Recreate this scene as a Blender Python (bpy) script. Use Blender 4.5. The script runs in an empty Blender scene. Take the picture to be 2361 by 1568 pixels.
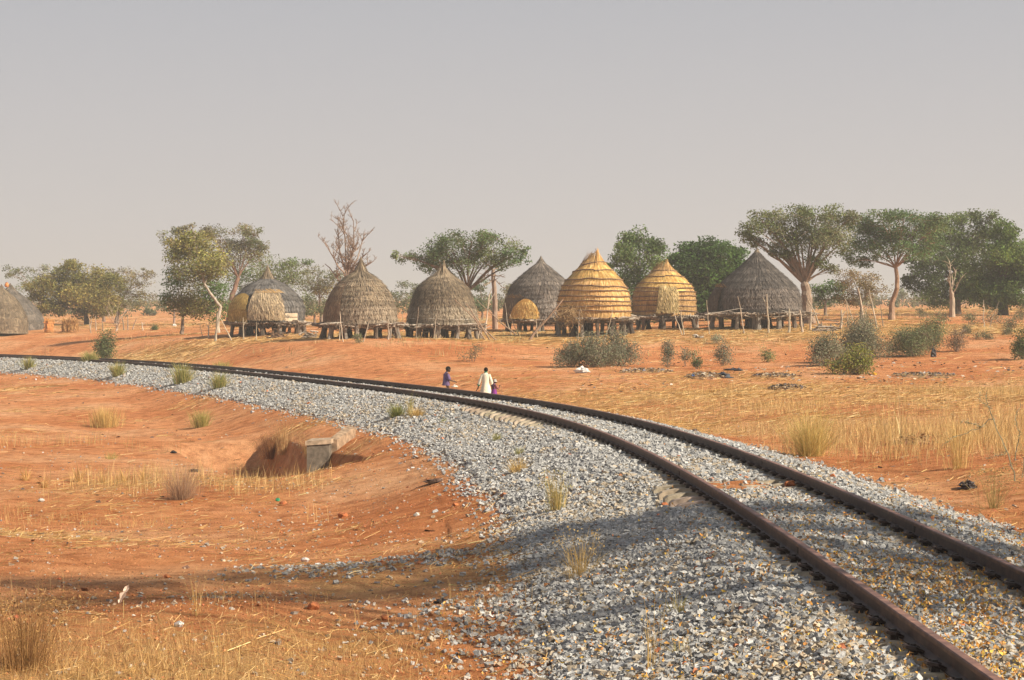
import bpy, math, random
import numpy as np
from mathutils import Vector, Matrix
R = math.radians
rng = np.random.default_rng(7)
random.seed(7)
S = bpy.context.scene
COL = S.collection

# ---------------------------------------------------------------- camera, sky, sun, exposure
FD, CX, EY, EYE = 4323.0, 1180.5, 755.1, 2.0          # focal length, centre, eye-level row (measured on the photo), eye height
cam = bpy.data.cameras.new("camera"); cam_o = bpy.data.objects.new("camera", cam); COL.objects.link(cam_o)
cam.sensor_width = 36.0; cam.lens = 65.92; cam.clip_start = 0.1; cam.clip_end = 9000
cam_o.location = (0, 0, EYE); cam_o.rotation_euler = (R(90 - 0.382), 0, 0)
S.camera = cam_o
SUN_EL, SUN_AZ = 35.0, 64.0                             # azimuth: degrees to the right of straight behind the camera
sun_dir = Vector((math.sin(R(SUN_AZ)) * math.cos(R(SUN_EL)), -math.cos(R(SUN_AZ)) * math.cos(R(SUN_EL)), math.sin(R(SUN_EL))))
sl = bpy.data.lights.new("sun", 'SUN'); sl.energy = 5.0; sl.angle = R(0.8); sl.color = (1.0, 0.875, 0.69)
so = bpy.data.objects.new("sun", sl); COL.objects.link(so); so.rotation_euler = sun_dir.to_track_quat('Z', 'Y').to_euler()
so.location = (30, -30, 60)
W = bpy.data.worlds.new("World"); S.world = W; W.use_nodes = True
wn = W.node_tree.nodes; wl = W.node_tree.links; bg = wn['Background']
sky = wn.new('ShaderNodeTexSky'); sky.sky_type = 'NISHITA'; sky.sun_disc = False
sky.sun_elevation = R(SUN_EL); sky.sun_rotation = math.atan2(sun_dir.x, sun_dir.y)
sky.dust_density = 8.0; sky.air_density = 1.0; sky.ozone_density = 1.0; sky.altitude = 200
# the dust of the harmattan: a grey veil over the blue, a little paler and warmer towards the horizon
tc = wn.new('ShaderNodeTexCoord'); sp = wn.new('ShaderNodeSeparateXYZ'); wl.new(tc.outputs['Generated'], sp.inputs[0])
vr = wn.new('ShaderNodeValToRGB'); wl.new(sp.outputs['Z'], vr.inputs[0])
e = vr.color_ramp.elements
e[0].position = 0.0; e[0].color = (6.35, 5.85, 5.78, 1)
e[1].position = 0.175; e[1].color = (4.45, 4.5, 4.85, 1)
k = e.new(0.06); k.color = (5.75, 5.48, 5.52, 1)
k = e.new(0.6); k.color = (2.5, 2.7, 3.1, 1)
vx = wn.new('ShaderNodeMix'); vx.data_type = 'RGBA'; vx.inputs[0].default_value = 0.90
wl.new(sky.outputs[0], vx.inputs[6]); wl.new(vr.outputs[0], vx.inputs[7]); wl.new(vx.outputs[2], bg.inputs[0])
bg.inputs[1].default_value = 0.069
S.view_settings.view_transform = 'Standard'; S.view_settings.look = 'None'
S.view_settings.exposure = 0.70; S.view_settings.gamma = 1.0
S.render.engine = 'CYCLES'
S.render.resolution_x = 1024; S.render.resolution_y = 680
S.cycles.max_bounces = 6; S.cycles.diffuse_bounces = 3; S.cycles.transparent_max_bounces = 8
S.cycles.volume_bounces = 0

# ---------------------------------------------------------------- helpers
def at(x, y, Z):                                         # photo pixel + distance -> point in the world
    return np.array([(x - CX) / FD * Z, Z, EYE - (y - EY) / FD * Z])

def tag(o, label=None, cat=None, group=None, kind=None):
    if label: o['label'] = label
    if cat: o['category'] = cat
    if group: o['group'] = group
    if kind: o['kind'] = kind
    return o

def empty(name, loc, label, cat, group=None, rz=0.0):
    o = bpy.data.objects.new(name, None); COL.objects.link(o)
    o.location = loc; o.rotation_euler = (0, 0, rz); o.empty_display_size = 0.2
    return tag(o, label, cat, group)

class MB:                                                # collects quads and triangles (numpy), builds ONE mesh
    def __init__(s): s.V = []; s.F = []; s.n = 0; s.C = []
    def add(s, V, F, c=(1, 1, 1)):
        V = np.asarray(V, float).reshape(-1, 3); F = np.asarray(F, int)
        if F.shape[1] == 3: F = np.concatenate([F, F[:, 2:3]], 1)
        s.V.append(V); s.F.append(F + s.n); s.n += len(V)
        c = np.asarray(c, float)
        if c.ndim == 1: c = np.tile(c, (len(F), 1))
        s.C.append(c)
        return s
    def build(s, name, mat, parent=None, smooth=False, loc=None):
        V = np.concatenate(s.V); F = np.concatenate(s.F); C = np.concatenate(s.C)
        tri = F[:, 2] == F[:, 3]
        cnt = np.where(tri, 3, 4)
        me = bpy.data.meshes.new(name)
        me.vertices.add(len(V)); me.vertices.foreach_set('co', V.astype(np.float32).ravel())
        keep = np.ones(F.shape, bool); keep[tri, 3] = False
        li = F[keep]
        me.loops.add(len(li)); me.loops.foreach_set('vertex_index', li.astype(np.int32))
        me.polygons.add(len(F)); me.polygons.foreach_set('loop_start', np.concatenate([[0], np.cumsum(cnt)[:-1]]).astype(np.int32))
        me.polygons.foreach_set('loop_total', cnt.astype(np.int32))
        me.polygons.foreach_set('use_smooth', np.full(len(F), bool(smooth)))
        me.update(calc_edges=True)
        a = me.attributes.new('Col', 'FLOAT_COLOR', 'FACE')
        a.data.foreach_set('color', np.concatenate([C, np.ones((len(C), 1))], 1).astype(np.float32).ravel())
        me.materials.append(mat)
        o = bpy.data.objects.new(name, me); COL.objects.link(o)
        if parent is not None: o.parent = parent
        if loc is not None: o.location = loc
        return o

def tube(mb, P, rad, n=6, c=(1, 1, 1), cap=True):
    P = np.asarray(P, float); m = len(P)
    rad = np.broadcast_to(np.asarray(rad, float), (m,))
    T = np.gradient(P, axis=0); T /= np.linalg.norm(T, axis=1)[:, None] + 1e-9
    up = np.array([0.13, 0.21, 1.0]) if abs(T[0, 2]) < 0.9 * np.linalg.norm(T[0]) else np.array([1.0, 0.2, 0.1])
    A = np.cross(T, up); A /= np.linalg.norm(A, axis=1)[:, None] + 1e-9
    B = np.cross(T, A)
    a = np.arange(n) * 2 * math.pi / n
    V = P[:, None, :] + rad[:, None, None] * (np.cos(a)[None, :, None] * A[:, None, :] + np.sin(a)[None, :, None] * B[:, None, :])
    i = np.arange(m - 1)[:, None] * n; j = np.arange(n)[None, :]; j2 = (j + 1) % n
    F = np.stack([i + j, i + j2, i + n + j2, i + n + j], -1).reshape(-1, 4)
    V = V.reshape(-1, 3)
    mb.add(V, F, c)
    if cap:
        V2 = np.concatenate([V[:n], P[:1], V[-n:], P[-1:]])
        f = [(k, n, (k + 1) % n) for k in range(n)] + [(n + 1 + (k + 1) % n, 2 * n + 1, n + 1 + k) for k in range(n)]
        mb.add(V2, np.array(f), c)

def tubes(mb, A, B, r0, r1, c):                          # many straight three-sided sticks at once
    A = np.asarray(A, float); B = np.asarray(B, float); m = len(A)
    T = B - A; T /= np.linalg.norm(T, axis=1)[:, None] + 1e-9
    U = np.cross(T, np.array([0.31, 0.17, 0.93])); U /= np.linalg.norm(U, axis=1)[:, None] + 1e-9
    Wd = np.cross(T, U); V = np.zeros((m, 6, 3))
    r0 = np.broadcast_to(r0, (m,)); r1 = np.broadcast_to(r1, (m,))
    for k in range(3):
        d = math.cos(k * 2.0944) * U + math.sin(k * 2.0944) * Wd
        V[:, k] = A + d * r0[:, None]; V[:, 3 + k] = B + d * r1[:, None]
    b = np.arange(m)[:, None] * 6
    F = np.concatenate([b + np.array([[k, (k + 1) % 3, 3 + (k + 1) % 3, 3 + k]]) for k in range(3)], 0)
    c = np.asarray(c, float)
    mb.add(V.reshape(-1, 3), F, np.tile(c, (3, 1)) if c.ndim == 2 else c)

def box(mb, c, s, rz=0.0, col=(1, 1, 1), taper=1.0, rx=0.0):
    V = np.array([(x, y, z) for z in (-1, 1) for y in (-1, 1) for x in (-1, 1)], float) * np.array(s) / 2
    V[4:, :2] *= taper
    ca, sa = math.cos(rx), math.sin(rx); V = V @ np.array([[1, 0, 0], [0, ca, sa], [0, -sa, ca]])
    ca, sa = math.cos(rz), math.sin(rz); V = V @ np.array([[ca, sa, 0], [-sa, ca, 0], [0, 0, 1]])
    mb.add(V + np.array(c), np.array([(0, 2, 3, 1), (4, 5, 7, 6), (0, 1, 5, 4), (2, 6, 7, 3), (0, 4, 6, 2), (1, 3, 7, 5)]), col)

def rvec(n):
    v = rng.normal(size=(n, 3)); return v / np.linalg.norm(v, axis=1)[:, None]

def leaves(mb, P, size, c, aspect=0.5, flat=0.0, bend=0.25):        # leaf: two quads folded on the midrib -> kept as one rhombus-like quad
    n = len(P); L = rvec(n); L[:, 2] *= (1 - flat); L /= np.linalg.norm(L, axis=1)[:, None]
    N = rvec(n); N[:, 2] += flat * 1.5
    Wd = np.cross(L, N); Wd /= np.linalg.norm(Wd, axis=1)[:, None] + 1e-9
    s = np.broadcast_to(size, (n,))[:, None] * rng.uniform(0.6, 1.35, (n, 1))
    Nn = np.cross(L, Wd)
    V = np.stack([P - L * s * .5, P + Wd * s * aspect * .5 + Nn * s * bend * .3, P + L * s * .5, P - Wd * s * aspect * .5 + Nn * s * bend * .3], 1)
    mb.add(V.reshape(-1, 3), np.arange(n * 4).reshape(-1, 4), c)

def vary(c, n, amt=0.2, hue=0.08):
    c = np.asarray(c, float)
    return np.clip(c * (1 + rng.normal(0, amt, (n, 1))).clip(0.35, 1.9) * (1 + rng.normal(0, hue if n > 1 else hue * .3, (n, 3))), 0.003, 0.95)

def snoise(x, y, seed=0, octs=4, sc=1.0):                 # cheap smooth 2-D noise (value noise), numpy
    out = np.zeros(np.shape(x)); amp = 1.0; tot = 0
    for o in range(octs):
        f = sc * 2 ** o
        X = x * f + 17.3 * (o + 1) + seed * 7.7; Y = y * f - 9.1 * (o + 1) + seed * 3.3
        xi = np.floor(X).astype(np.int64); yi = np.floor(Y).astype(np.int64); fx = X - xi; fy = Y - yi
        fx = fx * fx * (3 - 2 * fx); fy = fy * fy * (3 - 2 * fy)
        def h(a, b):
            v = (a * 374761393 + b * 668265263 + (seed + o) * 2147483) & 0xffffffff
            v = ((v ^ (v >> 13)) * 1274126177) & 0xffffffff
            return ((v ^ (v >> 16)) & 0xffff) / 65535.0
        v = (h(xi, yi) * (1 - fx) + h(xi + 1, yi) * fx) * (1 - fy) + (h(xi, yi + 1) * (1 - fx) + h(xi + 1, yi + 1) * fx) * fy
        out += amp * (v - .5) * 2; tot += amp; amp *= 0.5
    return out / tot

def sstep(a, b, x):
    t = np.clip((x - a) / (b - a), 0, 1); return t * t * (3 - 2 * t)

# ---------------------------------------------------------------- materials
def mat_attr(name, rough=0.85, noise=None, bump=0.0, bscale=20.0, transl=0.0, spec=0.3, tint=(1, 1, 1), stretch=(1, 1, 1)):
    m = bpy.data.materials.new(name); m.use_nodes = True; nt = m.node_tree; n = nt.nodes; l = nt.links
    b = n['Principled BSDF']; b.inputs['Roughness'].default_value = rough; b.inputs['Specular IOR Level'].default_value = spec
    a = n.new('ShaderNodeAttribute'); a.attribute_name = 'Col'
    src = a.outputs['Color']
    tcn = n.new('ShaderNodeTexCoord'); mp = n.new('ShaderNodeMapping'); mp.inputs['Scale'].default_value = stretch
    l.new(tcn.outputs['Object'], mp.inputs[0])
    if noise:
        nz = n.new('ShaderNodeTexNoise'); nz.inputs['Scale'].default_value = noise[0]; nz.inputs['Detail'].default_value = 6
        l.new(mp.outputs[0], nz.inputs['Vector'])
        rr = n.new('ShaderNodeMapRange'); rr.inputs['From Min'].default_value = 0.3; rr.inputs['From Max'].default_value = 0.7
        rr.inputs['To Min'].default_value = 1 - noise[1]; rr.inputs['To Max'].default_value = 1 + noise[1]
        l.new(nz.outputs['Fac'], rr.inputs['Value'])
        mx = n.new('ShaderNodeVectorMath'); mx.operation = 'SCALE'; l.new(src, mx.inputs[0]); l.new(rr.outputs[0], mx.inputs['Scale'])
        src = mx.outputs[0]
    l.new(src, b.inputs['Base Color'])
    if bump:
        nb = n.new('ShaderNodeTexNoise'); nb.inputs['Scale'].default_value = bscale; nb.inputs['Detail'].default_value = 5
        l.new(mp.outputs[0], nb.inputs['Vector'])
        bp = n.new('ShaderNodeBump'); bp.inputs['Strength'].default_value = bump; bp.inputs['Distance'].default_value = 0.05
        l.new(nb.outputs['Fac'], bp.inputs['Height']); l.new(bp.outputs[0], b.inputs['Normal'])
    if transl:
        t = n.new('ShaderNodeBsdfTranslucent'); l.new(src, t.inputs['Color'])
        ms = n.new('ShaderNodeMixShader'); ms.inputs[0].default_value = transl
        l.new(b.outputs[0], ms.inputs[1]); l.new(t.outputs[0], ms.inputs[2])
        l.new(ms.outputs[0], n['Material Output'].inputs['Surface'])
    return m

M_leaf = mat_attr('leaf', 0.7, transl=0.32, spec=0.25)
M_grass = mat_attr('dry_grass', 0.75, transl=0.3, spec=0.2)
M_bark = mat_attr('bark', 0.9, noise=(6, 0.35), bump=0.6, bscale=14, stretch=(1, 1, .3))
M_wood = mat_attr('weathered_wood', 0.85, noise=(9, 0.4), bump=0.6, bscale=18, stretch=(1, 1, .3))
M_thatch = mat_attr('thatch', 0.9, noise=(3, 0.22), bump=0.3, bscale=30, spec=0.15)
M_stone = mat_attr('ballast_stone', 0.85, noise=(35, 0.3), bump=0.35, bscale=45, spec=0.3)
M_concrete = mat_attr('concrete', 0.9, noise=(7, 0.45), bump=0.15, bscale=40)
M_leafdry = mat_attr('fallen_leaf', 0.65, transl=0.2)
M_cloth = mat_attr('cloth', 0.9, noise=(14, 0.12), bump=0.2, bscale=30, spec=0.1)
M_skin = mat_attr('skin', 0.55, spec=0.35)
M_plastic = mat_attr('plastic_scrap', 0.45, noise=(20, 0.2), bump=0.5, bscale=30, spec=0.5)

def ramp(n, pts):
    r = n.new('ShaderNodeValToRGB'); el = r.color_ramp.elements
    el[0].position, el[0].color = pts[0][0], (*pts[0][1], 1); el[1].position, el[1].color = pts[-1][0], (*pts[-1][1], 1)
    for p, c in pts[1:-1]: q = el.new(p); q.color = (*c, 1)
    return r

def mat_soil():
    m = bpy.data.materials.new('laterite_soil'); m.use_nodes = True; nt = m.node_tree; n = nt.nodes; l = nt.links
    b = n['Principled BSDF']; b.inputs['Roughness'].default_value = 0.95; b.inputs['Specular IOR Level'].default_value = 0.1
    tcn = n.new('ShaderNodeTexCoord')
    def nz(sc, det=6, rough=.6, st=(1, 1, 1)):
        mp = n.new('ShaderNodeMapping'); mp.inputs['Scale'].default_value = st; l.new(tcn.outputs['Object'], mp.inputs[0])
        q = n.new('ShaderNodeTexNoise'); q.inputs['Scale'].default_value = sc; q.inputs['Detail'].default_value = det; q.inputs['Roughness'].default_value = rough
        l.new(mp.outputs[0], q.inputs['Vector']); return q
    def mix(fac, a, c, mode='MIX', f=None):
        x = n.new('ShaderNodeMix'); x.data_type = 'RGBA'; x.blend_type = mode
        if f is not None: x.inputs[0].default_value = f
        else: l.new(fac, x.inputs[0])
        for s_, i in ((a, 6), (c, 7)):
            if isinstance(s_, tuple): x.inputs[i].default_value = (*s_, 1)
            else: l.new(s_, x.inputs[i])
        return x.outputs[2]
    big = nz(0.18, 5); r1 = ramp(n, [(.35, (0.55, 0.20, 0.073)), (.5, (0.64, 0.27, 0.112)), (.66, (0.70, 0.37, 0.19))]); l.new(big.outputs[0], r1.inputs[0])
    mid = nz(2.2, 8, .7); r2 = ramp(n, [(.36, (0.66, 0.58, 0.54)), (.5, (1, 1, 1)), (.66, (1.2, 1.3, 1.42))]); l.new(mid.outputs[0], r2.inputs[0])
    c = mix(None, r1.outputs[0], r2.outputs[0], 'MULTIPLY', 1.0)
    fine = nz(38, 4, .8); r3 = ramp(n, [(.36, (0.66, 0.62, 0.6)), (.5, (1, 1, 1)), (.66, (1.22, 1.25, 1.3))]); l.new(fine.outputs[0], r3.inputs[0])
    c = mix(None, c, r3.outputs[0], 'MULTIPLY', 0.9)
    # chaff and straw trodden into the soil
    at_ = n.new('ShaderNodeAttribute'); at_.attribute_name = 'Straw'
    st = nz(5.5, 7, .8, (.6, 1.2, 1)); rs = n.new('ShaderNodeMath'); rs.operation = 'ADD'; l.new(st.outputs[0], rs.inputs[0]); l.new(at_.outputs['Fac'], rs.inputs[1])
    mr = n.new('ShaderNodeMapRange'); mr.inputs['From Min'].default_value = 0.95; mr.inputs['From Max'].default_value = 1.3; l.new(rs.outputs[0], mr.inputs[0])
    sc2 = nz(24, 4, .8, (.6, 1.2, 1)); r4 = ramp(n, [(.35, (0.40, 0.215, 0.085)), (.5, (0.62, 0.39, 0.165)), (.66, (0.78, 0.54, 0.25))]); l.new(sc2.outputs[0], r4.inputs[0])
    c = mix(mr.outputs[0], c, r4.outputs[0])
    l.new(c, b.inputs['Base Color'])
    bp = n.new('ShaderNodeBump'); bp.inputs['Strength'].default_value = 0.9; bp.inputs['Distance'].default_value = 0.10
    ad = n.new('ShaderNodeMath'); ad.operation = 'ADD'; l.new(fine.outputs[0], ad.inputs[0]); l.new(mid.outputs[0], ad.inputs[1])
    l.new(ad.outputs[0], bp.inputs['Height']); l.new(bp.outputs[0], b.inputs['Normal'])
    return m
M_soil = mat_soil()

def mat_ballast():
    m = bpy.data.materials.new('ballast_bed'); m.use_nodes = True; nt = m.node_tree; n = nt.nodes; l = nt.links
    b = n['Principled BSDF']; b.inputs['Roughness'].default_value = 0.9
    tcn = n.new('ShaderNodeTexCoord')
    v = n.new('ShaderNodeTexVoronoi'); v.inputs['Scale'].default_value = 15; l.new(tcn.outputs['Object'], v.inputs['Vector'])
    sx = n.new('ShaderNodeSeparateColor'); l.new(v.outputs['Color'], sx.inputs[0])
    r = ramp(n, [(0, (0.12, 0.12, 0.12)), (.3, (0.30, 0.30, 0.29)), (.7, (0.46, 0.45, 0.42)), (1, (0.66, 0.62, 0.55))]); l.new(sx.outputs[0], r.inputs[0])
    nz = n.new('ShaderNodeTexNoise'); nz.inputs['Scale'].default_value = .35; nz.inputs['Detail'].default_value = 5; l.new(tcn.outputs['Object'], nz.inputs['Vector'])
    mr = n.new('ShaderNodeMapRange'); mr.inputs['From Min'].default_value = .5; mr.inputs['From Max'].default_value = .75; mr.inputs['To Max'].default_value = .55; l.new(nz.outputs[0], mr.inputs[0])
    mx = n.new('ShaderNodeMix'); mx.data_type = 'RGBA'; l.new(mr.outputs[0], mx.inputs[0]); l.new(r.outputs[0], mx.inputs[6]); mx.inputs[7].default_value = (.46, .34, .22, 1)
    l.new(mx.outputs[2], b.inputs['Base Color'])
    bp = n.new('ShaderNodeBump'); bp.inputs['Strength'].default_value = 1.0; bp.inputs['Distance'].default_value = 0.05
    l.new(v.outputs['Distance'], bp.inputs['Height']); bp.invert = True; l.new(bp.outputs[0], b.inputs['Normal'])
    return m
M_ballast = mat_ballast()

def mat_rail():
    m = bpy.data.materials.new('rusty_steel'); m.use_nodes = True; nt = m.node_tree; n = nt.nodes; l = nt.links
    b = n['Principled BSDF']; b.inputs['Roughness'].default_value = 0.6; b.inputs['Metallic'].default_value = 0.15
    tcn = n.new('ShaderNodeTexCoord'); nz = n.new('ShaderNodeTexNoise'); nz.inputs['Scale'].default_value = 9; nz.inputs['Detail'].default_value = 8
    l.new(tcn.outputs['Object'], nz.inputs['Vector'])
    r = ramp(n, [(.3, (0.034, 0.021, 0.018)), (.5, (0.058, 0.034, 0.028)), (.7, (0.10, 0.057, 0.042))]); l.new(nz.outputs[0], r.inputs[0])
    a = n.new('ShaderNodeAttribute'); a.attribute_name = 'Col'
    mx = n.new('ShaderNodeMix'); mx.data_type = 'RGBA'; mx.blend_type = 'MULTIPLY'; mx.inputs[0].default_value = 1
    l.new(r.outputs[0], mx.inputs[6]); l.new(a.outputs['Color'], mx.inputs[7]); l.new(mx.outputs[2], b.inputs['Base Color'])
    return m
M_rail = mat_rail()

# ---------------------------------------------------------------- the line of the track (fitted to the photograph)
G = 1.5
KS = [0, 12, 24, 40, 65, 100, 150, 160, 240]; KV = [-.00284, .00213, .00524, .01189, .00076, .00598, .01036, .008, .003]
ts = np.arange(-14, 225, 0.2); kk = np.where(ts < 0, 0, np.interp(ts, KS, KV))
i0 = int(np.argmin(abs(ts)))
th = np.cumsum(kk) * 0.2; th = th - th[i0] + 0.02217
tx = np.cumsum(-np.sin(th)) * 0.2; tx = tx - tx[i0] + 2.87342
ty = np.cumsum(np.cos(th)) * 0.2; ty = ty - ty[i0] + 5.0
tz = EYE - 2.02433 + 0.002 * ts
tc_ = 0.01897 * np.clip(ts / 60, 0, 1)                  # cant: the outer rail stands higher
cxl = tx + .75 * np.cos(th); cyl = ty + .75 * np.sin(th)

def trk(s):
    return [np.interp(s, ts, a) for a in (cxl, cyl, tz, th, tc_)]

def track_sd(x, y):                                       # nearest point on the centre line -> (s, d), d > 0 to the right
    x = np.asarray(x, float); y = np.asarray(y, float); sh = x.shape; x = x.ravel(); y = y.ravel()
    so_ = np.empty(len(x)); do = np.empty(len(x))
    cs, cx_, cy_, ct = ts[::4], cxl[::4], cyl[::4], th[::4]
    for a in range(0, len(x), 20000):
        X = x[a:a + 20000, None]; Y = y[a:a + 20000, None]
        i = np.argmin((X - cx_) ** 2 + (Y - cy_) ** 2, 1)
        dx = x[a:a + 20000] - cx_[i]; dy = y[a:a + 20000] - cy_[i]
        al = dx * -np.sin(ct[i]) + dy * np.cos(ct[i]); al = np.clip(al, -.8, .8)
        so_[a:a + 20000] = cs[i] + al
        x2 = cx_[i] - np.sin(ct[i]) * al; y2 = cy_[i] + np.cos(ct[i]) * al
        lat = (x[a:a + 20000] - x2) * np.cos(ct[i]) + (y[a:a + 20000] - y2) * np.sin(ct[i])
        do[a:a + 20000] = np.sign(lat) * np.hypot(x[a:a + 20000] - x2, y[a:a + 20000] - y2)
    return so_.reshape(sh), do.reshape(sh)

def toe_l(s): return np.interp(s, [-10, 20, 45, 90, 140], [3.2, 3.15, 3.35, 3.4, 3.8])
def toe_r(s): return np.interp(s, [-10, 20, 45, 100], [3.1, 3.0, 2.6, 2.3])
def bare_end(s):                                          # stretches where the shoulder has slid off the sleeper ends
    return np.maximum.reduce([np.exp(-((s - 19.4) / 1.5) ** 2), np.exp(-((s - 40.5) / 5.0) ** 2), np.exp(-((s - 140) / 6.0) ** 2)])
def ballast_rel(s, d):                                    # height of the ballast under the rail top
    left = -.19 - .30 * np.maximum(0, -d - 1.35) - .14 * bare_end(s) * sstep(.8, 1.25, -d) * (1 - sstep(1.7, 2.8, -d))
    right = -.19 - .27 * np.maximum(0, d - 1.45)
    return np.where(d < 0, left, right) - .03 * np.exp(-((abs(d) - .80) / .09) ** 2)

# ---------------------------------------------------------------- the lie of the land: thin-plate surface through measured points
CP = []
def cp(x, y, z=None, Z=None):
    if Z is None: Z = (EYE - z) * FD / (y - EY)
    p = at(x, y, Z); CP.append((p[0], p[1], p[2]))
for a in [(0, 885, -1.05), (0, 1000, -1.35), (0, 1100, -1.25), (300, 1000, -1.5), (300, 945, -1.3), (450, 1100, -1.4), (0, 1250, -1.0), (400, 1280, -1.12), (520, 985, -1.45), (150, 950, -1.3),
          (0, 1568, -.6), (600, 1568, -.6), (1000, 1568, -.6), (500, 1065, -1.5), (760, 1068, -1.45), (900, 1100, -1.05), (1000, 1190, -.9), (820, 1190, -1.42), (700, 1300, -1.02), (640, 1180, -1.42), (760, 1250, -1.25),
          (-600, 1100, -1.2), (-700, 1568, -.6), (-500, 950, -1.1),
          (2361, 1150, -.45), (2361, 1000, -.35), (1800, 930, -.33), (2361, 900, -.25), (1500, 900, -.3), (1800, 850, .1), (1500, 820, .5), (1180, 832, .35), (2361, 800, 1.0),
          (2900, 1100, -.3), (3000, 900, 0), (1120, 925, -.6), (1025, 918, -.66), (1080, 918, -.62), (1000, 880, -.3), (1150, 885, -.2)]: cp(a[0], a[1], z=a[2])
for a in [(617, 771, 122), (832, 778, 108), (200, 750, 190), (1025, 782, 112), (1245, 765, 128), (1372, 772, 114), (1532, 758, 124), (1745, 755, 118), 
          (0, 795, 138), (0, 764, 152), (-600, 770, 150), (300, 763, 150), (300, 790, 125), (820, 800, 99), (500, 768, 130), (2000, 735, 135), (2361, 722, 150), (2361, 760, 115),
          (-900, 722, 260), (100, 722, 270), (500, 722, 250), (1000, 720, 250), (1600, 716, 250), (2361, 706, 250), (3200, 706, 240),
          (-900, 704, 430), (300, 704, 430), (1180, 701, 430), (2361, 694, 430), (3300, 694, 430),
          (-900, 694, 800), (300, 695, 800), (1180, 692, 800), (2361, 688, 800), (3300, 688, 800)]: cp(a[0], a[1], Z=a[2])
CP += [(0, 0, .32), (-6, 0, .0), (-6, -12, .3), (0, -12, .3), (9, 5, -.3), (12, -8, -.2), (-30, 20, -.8), (-60, 60, -1.0), (40, 30, -.2), (60, 80, .9)]
CP = np.array(CP)
def _ph(r2): return np.where(r2 > 1e-9, r2 * np.log(r2 + 1e-12), 0)
_n = len(CP); _sc = 100.0; _P = CP[:, :2] / _sc
_K = _ph(((_P[:, None] - _P[None]) ** 2).sum(-1)) + np.eye(_n) * 0.0004
_A = np.zeros((_n + 3, _n + 3)); _A[:_n, :_n] = _K; _A[:_n, _n] = 1; _A[:_n, _n + 1:] = _P; _A[_n:, :_n] = _A[:_n, _n:].T
_w = np.linalg.solve(_A, np.concatenate([CP[:, 2], [0, 0, 0]]))
def tps(x, y):
    sh = np.shape(x); x = np.ravel(x) / _sc; y = np.ravel(y) / _sc; o = np.empty(len(x))
    for a in range(0, len(x), 20000):
        X = x[a:a + 20000]; Y = y[a:a + 20000]
        r2 = (X[:, None] - _P[None, :, 0]) ** 2 + (Y[:, None] - _P[None, :, 1]) ** 2
        o[a:a + 20000] = _ph(r2) @ _w[:_n] + _w[_n] + _w[_n + 1] * X + _w[_n + 2] * Y
    return o.reshape(sh)

PIT = at(676, 1035, 47.5)                                 # the scour hole at the culvert mouth
def ground_z(x, y):
    x = np.asarray(x, float); y = np.asarray(y, float)
    rr = np.hypot(x, y); far = np.minimum(1, 780 / np.maximum(rr, 1))
    base = tps(x * far, y * far)
    s, d = track_sd(x, y)
    _, _, z0, _, c = trk(s)
    tl, tr = toe_l(s), toe_r(s)
    inside = z0 + ballast_rel(s, d) - .05
    lim = np.where(d < 0, tl, tr)
    edge = z0 + ballast_rel(s, np.where(d < 0, -tl, tr)) - .02
    slope = edge - np.where(d < 0, .17, .04) * np.maximum(0, abs(d) - lim)
    w = sstep(0, 1, (abs(d) - lim) / np.where(d < 0, 3.2, np.interp(s, [0, 50, 80], [3, 4, 7])))
    outside = slope * (1 - w) + base * w
    z = np.where(abs(d) < lim, inside, outside)
    # far rail bank: a low berm beyond the track hides the children's feet
    z = z + .03 * np.exp(-((d - 3.3) / .8) ** 2) * sstep(20, 40, s) * (1 - sstep(80, 100, s))
    # scour hole and the gully leading out of it
    ux, uy = x - PIT[0], y - PIT[1]
    t = (x + 4.25) * .95 + (y - 46) * .31; u = -(x + 4.25) * .31 + (y - 46) * .95           # the cut bank runs back to the left from the culvert
    z = z - 1.05 * (1 - sstep(-.25, .30, t)) * sstep(-2.9, -1.8, t) * sstep(-3.2, -.6, u) * (1 - sstep(8.5, 11.5, u)) * (abs(d) > lim)
    z = z + .10 * np.exp(-((t - .9) / .6) ** 2) * sstep(-2, 0, u) * (1 - sstep(8, 11, u))
    g2 = np.exp(-((ux + 1.6 + .25 * uy) / 1.7) ** 2) * sstep(6, -1, uy) * sstep(-16, -3, uy)
    z = z - .10 * g2 * (abs(d) > lim + 1)
    out = sstep(0, 1.0, abs(d) - lim)
    nb = (0.05 + .05 * (d < -4)) * snoise(x, y, 3, 3, .45) + .035 * snoise(x, y, 5, 4, 1.7)
    z = z + nb * out * (1 - sstep(90, 200, y)) + .25 * snoise(x, y, 8, 3, .03) * sstep(130, 240, y) * out
    return z

def gz(x, y): return float(ground_z(np.array([float(x)]), np.array([float(y)]))[0])
def on_ground(xD, Z):                                     # foot of a thing seen at photo column xD and distance Z
    X = (xD - CX) / FD * Z; return np.array([X, Z, gz(X, Z)])

def straw_amt(x, y):
    s, d = track_sd(x, y); n1 = snoise(x, y, 11, 4, .12); n2 = snoise(x, y, 12, 4, .5)
    right = (d > 3)
    a = np.where(right, .17 * np.exp(-((y - 62) / 17) ** 2) + .05, .0)
    a = a + right * .26 * np.exp(-((y - 114) / 8) ** 2) - right * .26 * np.exp(-((y - 94) / 9) ** 2) + right * sstep(125, 160, y) * .10
    a = a + np.where(d < 0, -.005 + .22 * snoise(x, y, 13, 3, .28) + .13 * np.exp(-((y - 42) / 8) ** 2) + .34 * np.exp(-((y - 13) / 4.5) ** 2) * sstep(-3.6, -5.4, d), 0)
    return np.clip(.37 + a + .22 * n1 + .12 * n2, 0, 1) * (abs(d) > 2.3)

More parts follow.
